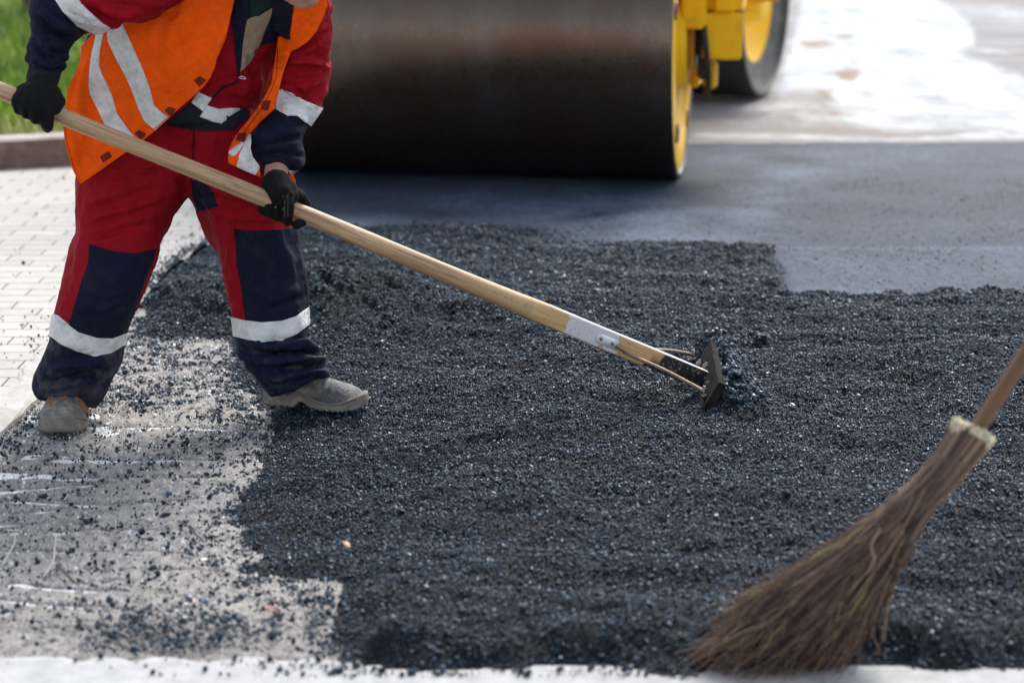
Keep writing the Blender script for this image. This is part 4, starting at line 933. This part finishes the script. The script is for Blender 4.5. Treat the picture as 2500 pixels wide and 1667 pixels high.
gl = loft([(643, 434, 706, 421, 5.285, .033), (643, 442, 709, 436, 5.28, .034), (644, 460, 714, 458, 5.27, .035)], 5, 36, 2.1); obj('glove_cuff', *gl, 'glove_knit', glove)
dm = MB()
gb = BVHTree.FromPolygons([tuple(v) for v in GV], GF)
for cx_, y0, n_ in ((905, 860, 14), (965, 735, 19), (930, 770, 3), (870, 770, 2)):
    for i in range(n_):
        d = U(580+cx_/s_, 380+(y0+i*24)/s_, 1)-CAM; h = gb.ray_cast(Vector(CAM), Vector(d).normalized())
        if h[0]: dm.ball(np.array(h[0]), (.0009, .0009, .0009), seg=6)
plain('grip_dots', (.16, .16, .16), .5); dm.build('grip_dots', 'grip_dots', glove)
# the rear hand
hz2 = zc(at_x(92)); g = MB(); Q = lambda x, y, dz=0: U(x/4.613, y/4.613, hz2+dz)
g.chain([Q(470, 960, .0), Q(450, 1080, -.012), Q(430, 1130, -.02)], [.036, .042, .04])
g.chain([Q(300, 1080, -.01), Q(240, 1130, -.02)], [.03, .026]); g.chain([Q(580, 1080, 0), Q(640, 1140, .0)], [.026, .02])
fing = [[(250, 1080, -.03), (205, 1150, -.042), (215, 1225, -.03), (270, 1240, .0)], [(330, 1100, -.04), (295, 1210, -.05), (305, 1275, -.036), (360, 1280, .0)],
        [(420, 1120, -.045), (395, 1260, -.054), (410, 1330, -.036), (450, 1320, .004)], [(520, 1120, -.04), (530, 1260, -.05), (530, 1385, -.04), (530, 1430, -.01)]]
for f_, r0 in zip(fing, (.0155, .0165, .0165, .0165)): g.chain([Q(*p) for p in f_], [r0*1.1, r0, r0*.95, r0*.85])
g.chain([Q(600, 1060, -.01), Q(660, 1150, -.02), Q(620, 1225, -.034), Q(560, 1250, -.036)], [.019, .0165, .0145, .013])
GV, GF = remesh(g, .0028, 3); glove2 = obj('glove', fold(GV, GF, [([(60, 262), (64, 275), (66, 290)], 2, -.003), ([(82, 262), (84, 280), (86, 298)], 2, -.003), ([(104, 262), (105, 285), (106, 305)], 2, -.003)], .0012, 40, 5), GF, 'glove_knit', person)

# --- boots: one real boot shape, placed twice
def boot(origin, yaw, mirror=1, scl=1.0):
    root = MB()
    prof = [(0.000, .045, .075, .020), (.006, .028, .12, .031), (.025, .018, .15, .036), (.06, .016, .155, .038), (.10, .018, .15, .038), (.13, .02, .128, .039), (.155, .02, .108, .041), (.18, .018, .092, .045), (.205, .016, .083, .048), (.23, .016, .077, .0505),
            (.25, .017, .072, .050), (.268, .02, .064, .045), (.282, .026, .053, .037), (.291, .032, .044, .024), (.295, .036, .038, .010)]
    def ring(u, b, t, w_, seg=40, top=2.2, cx=0):
        out = []
        for k in range(seg):
            a = 2*math.pi*k/seg; c, s = math.cos(a), math.sin(a); n_ = top if s > 0 else 4.5
            out.append((u, cx+math.copysign(abs(c)**(2/n_), c)*w_*(1-.18*max(0, s)), b+(t-b)*.42+math.copysign(abs(s)**(2/n_), s)*((t-b)*.58 if s > 0 else (t-b)*.42)))
        return out
    D = catmull(prof, 4); V = []; F = []
    cxf = lambda u: mirror*.010*math.sin(max(0, (u-.1)/.195)*math.pi*.8)
    for u, b, t, w_ in D: V += ring(u, b, t, w_, cx=cxf(u))
    for i in range(len(D)-1):
        for k in range(40): F.append((i*40+k, (i+1)*40+k, (i+1)*40+(k+1) % 40, i*40+(k+1) % 40))
    F += [tuple(range(40)), tuple((len(D)-1)*40+k for k in range(40))[::-1]]
    mt = Matrix.Translation(Vector(origin))@Matrix.Rotation(yaw, 4, 'Z')@Matrix.Scale(scl, 4)
    def T(V): return [np.array(mt@Vector(v)) for v in V]
    V = np.array(V)
    for i, v in enumerate(V):      # creases over the toes, seams
        u, z = v[0], v[2]
        V[i, 2] += .0022*math.sin((u-.16)*330+v[1]*30)*math.exp(-((u-.19)/.03)**2)*(z > .05)
        V[i] += np.array([0, math.copysign(1, v[1]), 0])*.0011*noise.noise(Vector(v)*45)
    upper = obj('boot', T(V), F, 'leather', person)
    sole = [(-.004, .012, .045, .018), (.002, .003, .048, .033), (.02, .0, .046, .040), (.06, .0, .044, .042), (.088, .0, .044, .042), (.096, .004, .05, .041), (.11, .018, .052, .040), (.125, .016, .048, .041), (.145, .006, .042, .043), (.17, .0, .034, .047), (.21, .0, .031, .053), (.24, .001, .035, .0555),
            (.262, .004, .043, .051), (.282, .009, .05, .043), (.296, .016, .054, .028), (.301, .024, .05, .012)]
    D = catmull(sole, 6); V = []; F = []; seg = 44
    for j, (u, b, t, w_) in enumerate(D):
        notch = .0045 if (j % 3 == 0 and (u < .088 or .15 < u < .27)) else 0
        for k in range(seg):
            a = 2*math.pi*k/seg; c, s = math.cos(a), math.sin(a); n_ = 5
            V.append((u, cxf(u)+math.copysign(abs(c)**(2/n_), c)*(w_-.0012*(1+math.sin(k*0+s*6))), (b+notch*(s < -.2))+(t-b)/2+math.copysign(abs(s)**(2/n_), s)*(t-b)/2))
    for i in range(len(D)-1):
        for k in range(seg): F.append((i*seg+k, (i+1)*seg+k, (i+1)*seg+(k+1) % seg, i*seg+(k+1) % seg))
    F += [tuple(range(seg)), tuple((len(D)-1)*seg+k for k in range(seg))[::-1]]
    obj('sole', T(V), F, 'sole', upper)
    rim = MB(); rim.tube(T(catmull([(u, cxf(u)+w_+.0005, t-.004) for u, b, t, w_ in sole[2:-2]], 4)), .0028, 8); rim.tube(T(catmull([(u, cxf(u)-w_-.0005, t-.004) for u, b, t, w_ in sole[2:-2]], 4)), .0028, 8)
    rim.tube(T(catmull([(.262, cxf(.262)+.047, .041), (.284, cxf(.28)+.030, .048), (.294, cxf(.29), .049), (.284, cxf(.28)-.030, .048), (.262, cxf(.262)-.047, .041)], 5)), .0028, 8)
    rim.build('welt', 'sole', upper)
    st = MB()      # tongue patch edge and lace area
    for a_, b_ in ((.135, .020), (.15, .022), (.163, .022)):
        st.tube(T(catmull([(a_, -b_, .112-(a_-.135)*.9), (a_+.006, 0, .123-(a_-.135)*.95), (a_, b_, .112-(a_-.135)*.9)], 5)),   .0018, 8)
    lc = st.build('lace', 'lace', upper)
    sm = MB(); sm.tube(T(catmull([(.12, -.037, .06), (.15, -.036, .09), (.172, -.02, .098), (.178, 0, .0965), (.172, .02, .098), (.15, .036, .09), (.12, .037, .06)], 6)), .0016, 6); sm.build('seam', 'sole', upper)
    return upper, T
ga = G(160, 1052, 0); gh = G(800, 1012, .034)
bA, TA = boot((G(156, 1058, .0)+np.array([-.026, .285, 0])), R(-88), 1, 1.13)
lb = MB(); lb.tube(catmull([U(60+x/7.13, 880+y/7.13, z) for x, y, z in ((900, 640, 5.36), (960, 740, 5.37), (1020, 850, 5.38), (1050, 910, 5.385), (1090, 890, 5.385), (1070, 820, 5.38), (1010, 730, 5.37), (930, 660, 5.36))], 6), .0026, 8)
lb.tube(catmull([U(60+x/7.13, 880+y/7.13, z) for x, y, z in ((580, 700, 5.36), (620, 660, 5.36), (700, 640, 5.37), (740, 650, 5.37))], 6), .0024, 8)
lb.tube(catmull([U(60+x/7.13, 880+y/7.13, z) for x, y, z in ((420, 640, 5.36), (430, 720, 5.35), (460, 800, 5.34), (470, 640, 5.36))], 6), .002, 8)
lb.build('lace', 'lace', bA)
toe = G(896, 1006, .034); d = np.array([math.cos(R(-14)), math.sin(R(-14))]); o_ = np.array([toe[0]-d[0]*.276, toe[1]-d[1]*.276+.02, .034])
bB, TB = boot((o_[0], o_[1], .034), R(-14), -1, .92)
ey = MB(); ey.ball(TB([(.138, -.035, .098)])[0], (.004, .003, .004)); ey.ball(TB([(.128, -.037, .096)])[0], (.002, .002, .002)); ey.build('eyelet', 'tape', bB)

# ================================================================== LUTE
lute = empty('asphalt_lute', G(1720, 960, .02)); tag(lute, 'long wooden asphalt lute held by the worker with its blade in the fresh asphalt', 'lute')
inv = Vector(lute.location)
def child(o, p):
    o.parent = p; o.matrix_parent_inverse = Matrix.Translation(-Vector(p.location)) if p.type == 'EMPTY' else Matrix(); return o
def beam(name, P0, P1, prof, mat, parent, m=10, seg=40, colf=None, wob=.0):
    P0, P1 = np.array(P0), np.array(P1); d = (P1-P0); L = np.linalg.norm(d); d /= L
    side = np.cross(d, [0, 0, 1.]); side /= np.linalg.norm(side); up = np.cross(side, d)      # side: away from / towards the camera
    D = catmull(prof, m); V, F, gu, gv, gw, col = [], [], [], [], [], []
    for t, a, b, n, ou in D:      # t, half width across, half height, exponent, upward offset
        n = max(n, 2)
        for k in range(seg):
            an = 2*math.pi*(k+.5)/seg; c, s = math.cos(an), math.sin(an)
            c2 = math.copysign(abs(c)**(2/n), c); s2 = math.copysign(abs(s)**(2/n), s); u = t*L
            wv = wob*noise.noise(Vector((u*2.2, 3, 1))); wz = wob*noise.noise(Vector((u*1.7, 9, 4)))
            V.append(P0+d*u+side*(a*c2+wv)+up*(b*s2+ou+wz)); gu.append(u); gv.append(a*c2); gw.append(b*s2)
            col.append(colf(u, c2, s2) if colf else (0, 0, 0, 0))
    for i in range(len(D)-1):
        for k in range(seg): F.append((i*seg+k, (i+1)*seg+k, (i+1)*seg+(k+1) % seg, i*seg+(k+1) % seg))
    F += [tuple(range(seg)), tuple((len(D)-1)*seg+k for k in range(seg))[::-1]]
    at = {'gu': ('FLOAT', gu), 'gv': ('FLOAT', gv), 'gw': ('FLOAT', gw)}
    if colf: at['paint_and_highlight'] = ('FLOAT_COLOR', col)
    return child(obj(name, V, F, mat, None, attrs=at), parent), (d, side, up, L)
pj = at_x(1292); LH = np.linalg.norm(HL0-pj)
beam('handle', HL0+(HL0-HL1)*.0, pj, [(0, .0195, .0195, 2, 0), (.3, .0200, .0200, 2, 0), (.6, .0215, .0215, 2, 0), (.85, .023, .0235, 2, 0), (.97, .0225, .0255, 2.2, 0), (1, .021, .0265, 2.5, 0)], 'handle_wood', lute, 24, 40, lambda u, c, s: (.52, .345, .165, min(.85, max(0, (u-LH+.22+.03*s)*5))) , .004)
Lb = np.linalg.norm(HL1-pj)
x2u = lambda x: np.linalg.norm(at_x(x)-pj)
uW0, uW1, uK = x2u(1387), x2u(1512), x2u(1600)
def paint_and_highlight(u, c, s):
    n = noise.noise(Vector((u*60, c*3, s*3)))*.008; front = c < -.3 if FRONTNEG else c > .3
    if uW0+n < u < uW1+n*1.5-.01*s and not (u > uW1-.05 and s < -.4 and n > 0.002): return (.58, .58, .60, 1)
    if u > uK+n*3+.03*s and front and s < .93: return (.012, .013, .017, 1)
    if s > .9 and u > .06: return (.75, .73, .70, .85)  # backlit highlight along the top edge, put in as whitish colour
    return (0, 0, 0, 0)
dd0 = HL1-pj; sd0 = np.cross(dd0, [0, 0, 1.]); FRONTNEG = sd0[1] > 0
bd, (bd_d, bd_s, bd_u, bd_L) = beam('socket_board', pj-(HL1-pj)/Lb*.01, HL1, [(0, .0205, .0262, 2.5, 0), (.08, .02, .0268, 3.2, 0), (.16, .018, .0265, 6, 0), (.4, .017, .0265, 9, -.001), (.7, .017, .0262, 9, -.001), (1, .017, .026, 9, -.002)], 'board_wood', lute, 40, 96, paint_and_highlight)
# blade: thick plank set across the handle
n0 = G(1716, 1004, .062); f0 = G(1699, 892, .068); topn = U(1754, 943, zc(n0)-.015)
alng = f0-n0; alng[2] = 0; Lbl = np.linalg.norm(alng); alng /= Lbl
upb = topn-n0; upb -= alng*(upb@alng); Hb = np.linalg.norm(upb); upb /= Hb; thk = np.cross(upb, alng)
if thk[0] < 0: thk = -thk
bm = bmesh.new(); bmesh.ops.create_grid(bm, x_segments=2, y_segments=2, size=1); bm.free()
V, F = [], []; NA, prf = 60, [(-.0, .0), (.0, 1.18), (.004, 1.23), (.016, 1.22), (.022, 1.14), (.022, -.3), (.0, -.3)]
for i in range(NA+1):
    t = i/NA
    for a, b in prf:
        p = n0+alng*(t*Lbl)+thk*(a-.004)+upb*(b*Hb-.006); p += .0022*np.array(noise.noise_vector(Vector(p*22)))+.0012*np.array(noise.noise_vector(Vector(p*80))); V.append(p)
k_ = len(prf)
for i in range(NA):
    for j in range(k_): F.append((i*k_+j, (i+1)*k_+j, (i+1)*k_+(j+1) % k_, i*k_+(j+1) % k_))
F += [tuple(range(k_))[::-1], tuple(NA*k_+j for j in range(k_))]
child(obj('blade', V, F, 'blade', None, smooth=False), lute)
# braces
def brace(pts, plate=None):
    mb = MB(); P = catmull(pts, 10); mb.tube(P, .0048, 10); return child(mb.build('brace', 'rust_rod'), lute)
pf = at_x(1492)-bd_s*(.021 if FRONTNEG else -.021); fs = -bd_s if FRONTNEG else bd_s
nb_ = U(1719, 955, zc(n0)+.03); br1 = brace([at_x(1500)+fs*.021+bd_u*(-.004), at_x(1540)+fs*.026+bd_u*(-.012), U(1625, 905, zl-.13), nb_])
fb_ = U(1692, 866, zc(f0)-.1); br2 = brace([at_x(1520)-fs*.021+bd_u*.002, at_x(1560)-fs*.03+bd_u*.004, U(1640, 856, zc(f0)-.15), fb_])
for sgn in (1, -1):
    pm = MB(); rot = Matrix((tuple(bd_d), tuple(bd_s), tuple(bd_u))).transposed(); pm.box(at_x(1478)+fs*sgn*.0185+bd_u*-.003, (.062, .004, .026), rot, .0015)
    child(pm.build('plate', 'white_paint' if sgn > 0 else 'rust_rod'), lute)
    for x in (1462, 1490):
        rv = MB(); rv.ball(at_x(x)+fs*sgn*.021+bd_u*-.003, (.0045, .0045, .0045)); child(rv.build('rivet', 'bolt'), lute)
for c in (nb_, fb_):
    bm_ = MB(); bm_.tube([c+np.array([0, 0, .014]), c-np.array([0, 0, .022])], .0045, 10); bm_.ball(c-np.array([0, 0, .012]), (.008, .008, .006), seg=8); child(bm_.build('bolt', 'bolt'), lute)
for x in (1692, 1708):
    bm_ = MB(); bm_.ball(at_x(x)+bd_u*.034, (.007, .007, .005), seg=10); bm_.tube([at_x(x)+bd_u*.03, at_x(x)+bd_u*.044], .0035, 8); child(bm_.build('bolt', 'bolt'), lute)

# ================================================================== BROOM
broom = empty('besom_broom', G(1850, 1640, .012)); tag(broom, 'twig besom broom with a brown pole sweeping at the bottom right corner', 'broom')
BR = [(2330, 1026, 2424, 1080, 3.80, .034), (2288, 1095, 2380, 1128, 3.815, .036), (2232, 1168, 2330, 1185, 3.83, .037), (2173, 1218, 2282, 1238, 3.845, .040), (2095, 1284, 2243, 1300, 3.86, .046), (2012, 1343, 2210, 1362, 3.875, .054), (1915, 1404, 2173, 1418, 3.885, .062),
      (1832, 1458, 2135, 1476, 3.895, .070), (1770, 1520, 2098, 1545, 3.90, .076), (1690, 1578, 2055, 1605, 3.905, .08), (1600, 1628, 1990, 1668, 3.91, .084)]
BD = []
for xl, yl, xr, yr, z, d_ in BR:
    a, b = U(xl, yl, z), U(xr, yr, z); BD.append(np.concatenate([(a+b)/2, (b-a)/2, [d_]]))
BD = catmull(BD, 12); nB = len(BD)
def bpt(t, a, b):
    f_ = min(max(t, 0), .9999)*(nB-1); i = int(f_); r = BD[i]*(1-(f_-i))+BD[i+1]*(f_-i); return r[:3]+r[3:6]*a-FW*r[6]*b
V, F, TN = [], [], []
def twig(P, r0, r1, tone, seg=5):
    i0 = len(V); n_ = len(P); t_ = np.gradient(P, axis=0)
    for j in range(n_):
        d = t_[j]/np.linalg.norm(t_[j]); a = np.cross(d, [.2, .9, .1]); a /= np.linalg.norm(a); b = np.cross(d, a); r = r0+(r1-r0)*j/(n_-1)
        for k in range(seg):
            an = 2*math.pi*k/seg; V.append(P[j]+r*(a*math.cos(an)+b*math.sin(an))); TN.append(tone)
    for j in range(n_-1):
        for k in range(seg): F.append((i0+j*seg+k, i0+j*seg+(k+1) % seg, i0+(j+1)*seg+(k+1) % seg, i0+(j+1)*seg+k))
rb = random.Random(11); EN = []
for i in range(800):
    a0 = rb.random()*6.283; r = math.sqrt(rb.random()); 
    if i < 400: r = .8+.2*rb.random()
    ax_, by_ = r*math.cos(a0), r*math.sin(a0); t0 = rb.uniform(-.0, .03)+.012*math.sin(a0*3); t1 = rb.uniform(.8, 1.0)-.06*abs(ax_)*(rb.random())
    tw = rb.gauss(0, .5); s1, s2_ = rb.random()*9, rb.random()*9; P = []; nP = 22
    for j in range(nP):
        t = t0+(t1-t0)*j/(nP-1); w_ = .10+.9*max(0, t-.3)
        aa = ax_+w_*.34*math.sin(s1+t*9+tw)+tw*.16*t+.05*w_*math.sin(s2_*5+t*31); bb = by_+w_*.36*math.sin(s2_+t*10)+.05*w_*math.sin(s1*5+t*27)
        q = math.hypot(aa, bb); lim = 1.0 if t < .35 else 1.0+.16*math.sin(i*1.7)*min(1, (t-.35)*3)
        if q > lim: aa, bb = aa/q*lim, bb/q*lim
        P.append(bpt(t, aa, bb))
    P = np.array(P); P[:, 2] = np.maximum(P[:, 2], .014+rb.random()*.01)
    tone = min(.9, max(0, rb.gauss(.40, .27))); th_ = rb.uniform(.0022, .0042)
    twig(P, th_, .0007, tone)
    if (r > .8 and rb.random() < .42) or rb.random() < .2: EN.append((P[0], P[0]-P[1], th_))
    # side branchlets
    for _ in range(rb.randint(2, 4)):
        j = rb.randint(7, 18); base = P[j]; tt = t0+(t1-t0)*j/(nP-1); ln = rb.uniform(.05, .19)
        dr = P[min(j+1, nP-1)]-P[j]; dr /= np.linalg.norm(dr); off = np.array([rb.gauss(0, 1) for _ in range(3)])*.13
        Q_ = np.array([base+dr*ln*k/7+off*ln*(k/7)**1.3+np.array([rb.gauss(0, .0018) for _ in range(3)]) for k in range(8)])
        Q_[:, 2] = np.maximum(Q_[:, 2], .014+rb.random()*.01); twig(Q_, rb.uniform(.0009, .0016), .0005, min(1, max(0, rb.gauss(.5, .25))), 4)
# a few thick strands and a pale bent one
for pth, r_, tn in (([(2150, 1290), (2128, 1330), (2135, 1370), (2115, 1400)], .0024, .8), ([(2190, 1200), (2120, 1290), (2030, 1370), (1930, 1430)], .002, .6), ([(2260, 1190), (2210, 1280), (2160, 1360), (2080, 1470)], .002, .62), ([(2300, 1110), (2240, 1170), (2215, 1240), (2160, 1300)], .0022, .55)):
    P = catmull([U(x, y, 3.79) for x, y in pth], 6); twig(P, r_, r_*.6, tn, 6)
br_ = obj('twigs', V, F, 'twig', None, attrs={'tone': ('FLOAT', TN)}); child(br_, broom)
eb = MB()
for p, d, r_ in EN:
    d = d/np.linalg.norm(d); rr_ = r_*random.uniform(.9, 1.5); ln = random.uniform(.0, .012); eb.tube([p-d*.004, p+d*ln], rr_, 7)
child(eb.build('cut_ends', 'twig_end', smooth=False), broom)
# solid core so that the bundle is not hollow
CB = BD[2:int(nB*.72)]; Vc, Fc = [], []
for i, r in enumerate(CB):
    for k in range(24):
        an = 2*math.pi*k/24; Vc.append(r[:3]+r[3:6]*.72*math.cos(an)-FW*r[6]*.72*math.sin(an))
for i in range(len(CB)-1):
    for k in range(24): Fc.append((i*24+k, i*24+(k+1) % 24, (i+1)*24+(k+1) % 24, (i+1)*24+k))
Fc += [tuple(range(24))[::-1], tuple((len(CB)-1)*24+k for k in range(24))]
child(obj('core', Vc, Fc, 'twig', None, attrs={'tone': ('FLOAT', [.12]*len(Vc))}), broom)
wm = MB()
for t in (.285, .295, .305, .12, .13): wm.tube([bpt(t, 1.05*math.cos(a), 1.08*math.sin(a)) for a in np.linspace(0, 2*math.pi, 40)], .0013, 6, caps=False)
plain('wire', (.16, .13, .1), .5, .6); child(wm.build('binding', 'wire'), broom)
hb0 = U(2365, 1075, 3.80); hb1 = U(2500, 868, 3.72); d_ = (hb1-hb0)/np.linalg.norm(hb1-hb0)
beam('pole', hb0-d_*.12, hb0+d_*1.35, [(0, .013, .013, 2, 0), (.5, .0165, .0165, 2, 0), (1, .0165, .0165, 2, 0)], 'broom_wood', broom, 30, 28, None, .004)

plain('ochre', (.45, .2, .01), .5); m = MN('rim_dark'); m.set(col=m.ramp(m.noise(9, 7, .75), [(.4, (.03, .03, .032)), (.6, (.09, .085, .075)), (.75, (.25, .23, .16))]), rough=.6); M['rim_dark'] = m.m
# ================================================================== ROLLER
roller = empty('road_roller', (0, 10.6, 0)); tag(roller, 'yellow tandem road roller with a wide dark steel drum behind the worker', 'road roller')
def wheel(contact, yaw, Rr, W, name, front=True):
    # contact: right-hand end of the drum on the ground; axis runs to the left
    a = np.array([math.cos(yaw), -math.sin(yaw), 0.]); ctr = np.array([contact[0], contact[1], Rr+.036 if front else Rr+.014])
    mid = ctr-a*W/2; f = np.cross([0, 0, 1.], a)
    def ringp(r, s, n=128): return [mid+a*s+r*(f*math.cos(2*math.pi*k/n)+np.array([0, 0, 1.])*math.sin(2*math.pi*k/n)) for k in range(n)]
    def rev(prof, nm, mat, par, n=128):
        V, F = [], []
        for r, s in prof: V += ringp(r, s, n)
        for i in range(len(prof)-1):
            for k in range(n): F.append((i*n+k, i*n+(k+1) % n, (i+1)*n+(k+1) % n, (i+1)*n+k))
        return child(obj(nm, V, F, mat, None, smooth=True), par) if par.type == 'EMPTY' else obj(nm, V, F, mat, par)
    h = W/2
    drum = rev([(Rr-.03, -h+.05), (Rr-.022, -h+.002), (Rr-.008, -h), (Rr-.002, -h+.004), (Rr, -h+.012)]+[(Rr, -h+.012+(W-.024)*i/24) for i in range(1, 25)]+[(Rr-.002, h-.004), (Rr-.008, h), (Rr-.022, h-.002), (Rr-.03, h-.05)], name, 'drum', roller)
    return a, f, mid, h, rev, drum, ctr
fc = G(1664, 430, .036); Rf = .60
a, f, mid, h, rev, drum, ctr = wheel(fc, R(9), Rf, 1.76, 'drum')
rev([(Rf-.021, h-.012), (Rf-.05, h-.006), (.40, h-.002), (.39, h-.02), (.22, h-.02), (.21, h+.02), (.0, h+.02)], 'end_plate', 'yellow', drum)
rev([(Rf-.02, -h+.012), (Rf-.05, -h+.006), (.40, -h+.002), (.2, -h+.02), (.0, -h+.02)], 'end_plate', 'yellow', drum)
for k in range(5):
    hm = MB()
    an = 2*math.pi*k/5+.3; c = mid+a*(h+.001)+.47*(f*math.cos(an)+np.array([0, 0, 1.])*math.sin(an))
    P = [c+.035*(f*math.cos(q)+np.array([0, 0, 1.])*math.sin(q)) for q in np.linspace(0, 2*math.pi, 24)]; hm.tube(P, .006, 6, caps=False)
    hm.build('hole_ring', 'rust_rod', drum)
RB = Matrix((tuple(a), tuple(-f), (0, 0, 1))).transposed()
if np.linalg.det(np.array(RB)) < 0: RB = Matrix((tuple(a), tuple(f), (0, 0, 1))).transposed()
back = f if f[1] > 0 else -f
def L3(s, b, z): return ctr*np.array([1, 1, 0])+a*s+back*b+np.array([0, 0, z])       # drum frame: s outward right, b backwards, z height
def part(nm, boxes, mat='yellow', bev=.012, par=None, rot=None):
    mb = MB()
    for c, s in boxes: mb.box(L3(*c), s, rot or RB, min(bev, min(s)*.4))
    o = mb.build(nm, mat, smooth=False)
    return child(o, roller) if par is None else o
part('yoke', [((.05, .06, .90), (.10, .50, .42)), ((.03, .30, .60), (.05, .22, .4)), ((-.9, .74, 1.02), (1.98, .12, .34)), ((.045, .5, .98), (.09, .5, .3)), ((-1.83, .3, .85), (.06, .9, .5))])
part('side_cover', [((.17, .12, .93), (.16, .40, .44))], bev=.05)
part('recess_plate', [((.035, .02, .60), (.03, .20, .20))], 'ochre')
part('step_box', [((.142, .12, .648), (.17, .34, .20))], bev=.008, rot=Matrix.Rotation(R(9), 3, 'Z')@RB)
part('bracket', [((.11, .10, .47), (.06, .08, .12))], 'yellow')
part('hydraulic_block', [((.085, .02, .57), (.05, .12, .22))], 'dark_rubber')
# fender arch beside the step box
fm = MB(); fm.tube(catmull([L3(.12, .1, 1.1), L3(.15, .08, .95), L3(.2, .07, .86), L3(.28, .07, .82), L3(.40, .08, .81)], 6), .022, 12); child(fm.build('fender', 'yellow'), roller)
hs = MB(); hs.tube(catmull([L3(.075, -.06, .78), L3(.10, -.08, .6), L3(.11, -.02, .46), L3(.09, .12, .36)], 8), .014, 10); child(hs.build('hose', 'dark_rubber'), roller)
# scraper bar and dark mud on the front frame
# rear wheel
rc = G(1866, 236, .014); Rr_ = .60
a2, f2, mid2, h2, rev2, drum2, ctr2 = wheel(rc, R(20), Rr_, 1.76, 'drum', False)
drum2.data.materials.clear(); drum2.data.materials.append(M['dark_rubber'])
rev2([(Rr_-.002, h2-.006), (Rr_-.012, h2+.004), (Rr_-.035, h2+.002)], 'rim_edge', 'scuffed', drum2)
rev2([(Rr_-.033, h2+.003), (Rr_-.04, h2-.02), (Rr_-.12, h2-.05), (Rr_-.2, h2-.06)], 'rim', 'rim_dark', drum2)
rev2([(Rr_-.195, h2-.058), (.27, h2-.16), (.2, h2-.16), (.16, h2-.02), (0, h2-.02)], 'end_plate', 'yellow', drum2)
rev2([(Rr_-.02, -h2+.03), (0, -h2+.03)], 'end_plate', 'yellow', drum2)
back2 = f2 if f2[1] > 0 else -f2
def L4(s, b, z): return ctr2*np.array([1, 1, 0])+a2*s+back2*b+np.array([0, 0, z])
RB2 = Matrix((tuple(a2), tuple(back2), (0, 0, 1))).transposed()
mb = MB(); mb.box(L4(.0, -.1, .78), (.10, .22, .42), RB2, .012); mb.box(L4(.16, -.06, .86), (.26, .24, .2), RB2, .03); mb.box(L4(-.88, -.75, 1.1), (1.9, .14, .4), RB2, .02); mb.box(L4(.03, -.4, 1.1), (.08, .75, .35), RB2, .02)
child(mb.build('yoke', 'yellow', smooth=False), roller)
# body, engine hood, cab above the frame of the picture
cb = (ctr+ctr2)/2-a*.88; dv = ctr2-ctr; yw = math.atan2(dv[0], dv[1]); RC = Matrix.Rotation(-yw, 3, 'Z')
def L5(x, y, z): return np.array([cb[0], cb[1], 0])+np.array(RC@Vector((x, y, 0)))+np.array([0, 0, z])
mb = MB(); mb.box(L5(0, -.1, 1.15), (1.35, 1.5, .5), RC, .04); mb.box(L5(0, .75, 1.5), (1.3, 1.2, .7), RC, .08); mb.box(L5(0, -1.1, 1.35), (1.3, .9, .3), RC, .05); child(mb.build('chassis', 'yellow', smooth=False), roller)
for sx in (-.62, .62):
    for sy in (-.7, .45): mb = MB(); mb.box(L5(sx, sy, 2.1), (.06, .06, 1.5), RC, .01); child(mb.build('cab_post', 'black_paint', smooth=False), roller)
mb = MB(); mb.box(L5(0, -.12, 2.88), (1.45, 1.4, .1), RC, .03); child(mb.build('cab_roof', 'yellow', smooth=False), roller)
mb = MB(); mb.box(L5(0, 0, 1.62), (.5, .5, .12), RC, .04); mb.box(L5(0, .25, 1.9), (.5, .12, .55), RC, .04); child(mb.build('seat', 'black_paint', smooth=False), roller)
mb = MB(); mb.tube([L5(0, -.5, 1.4), L5(0, -.42, 1.85)], .025); mb.tube([L5(.2*math.cos(q), -.42+.2*math.sin(q), 1.87) for q in np.linspace(0, 2*math.pi, 24)], .015, 8, caps=False); child(mb.build('steering_wheel', 'black_paint'), roller)
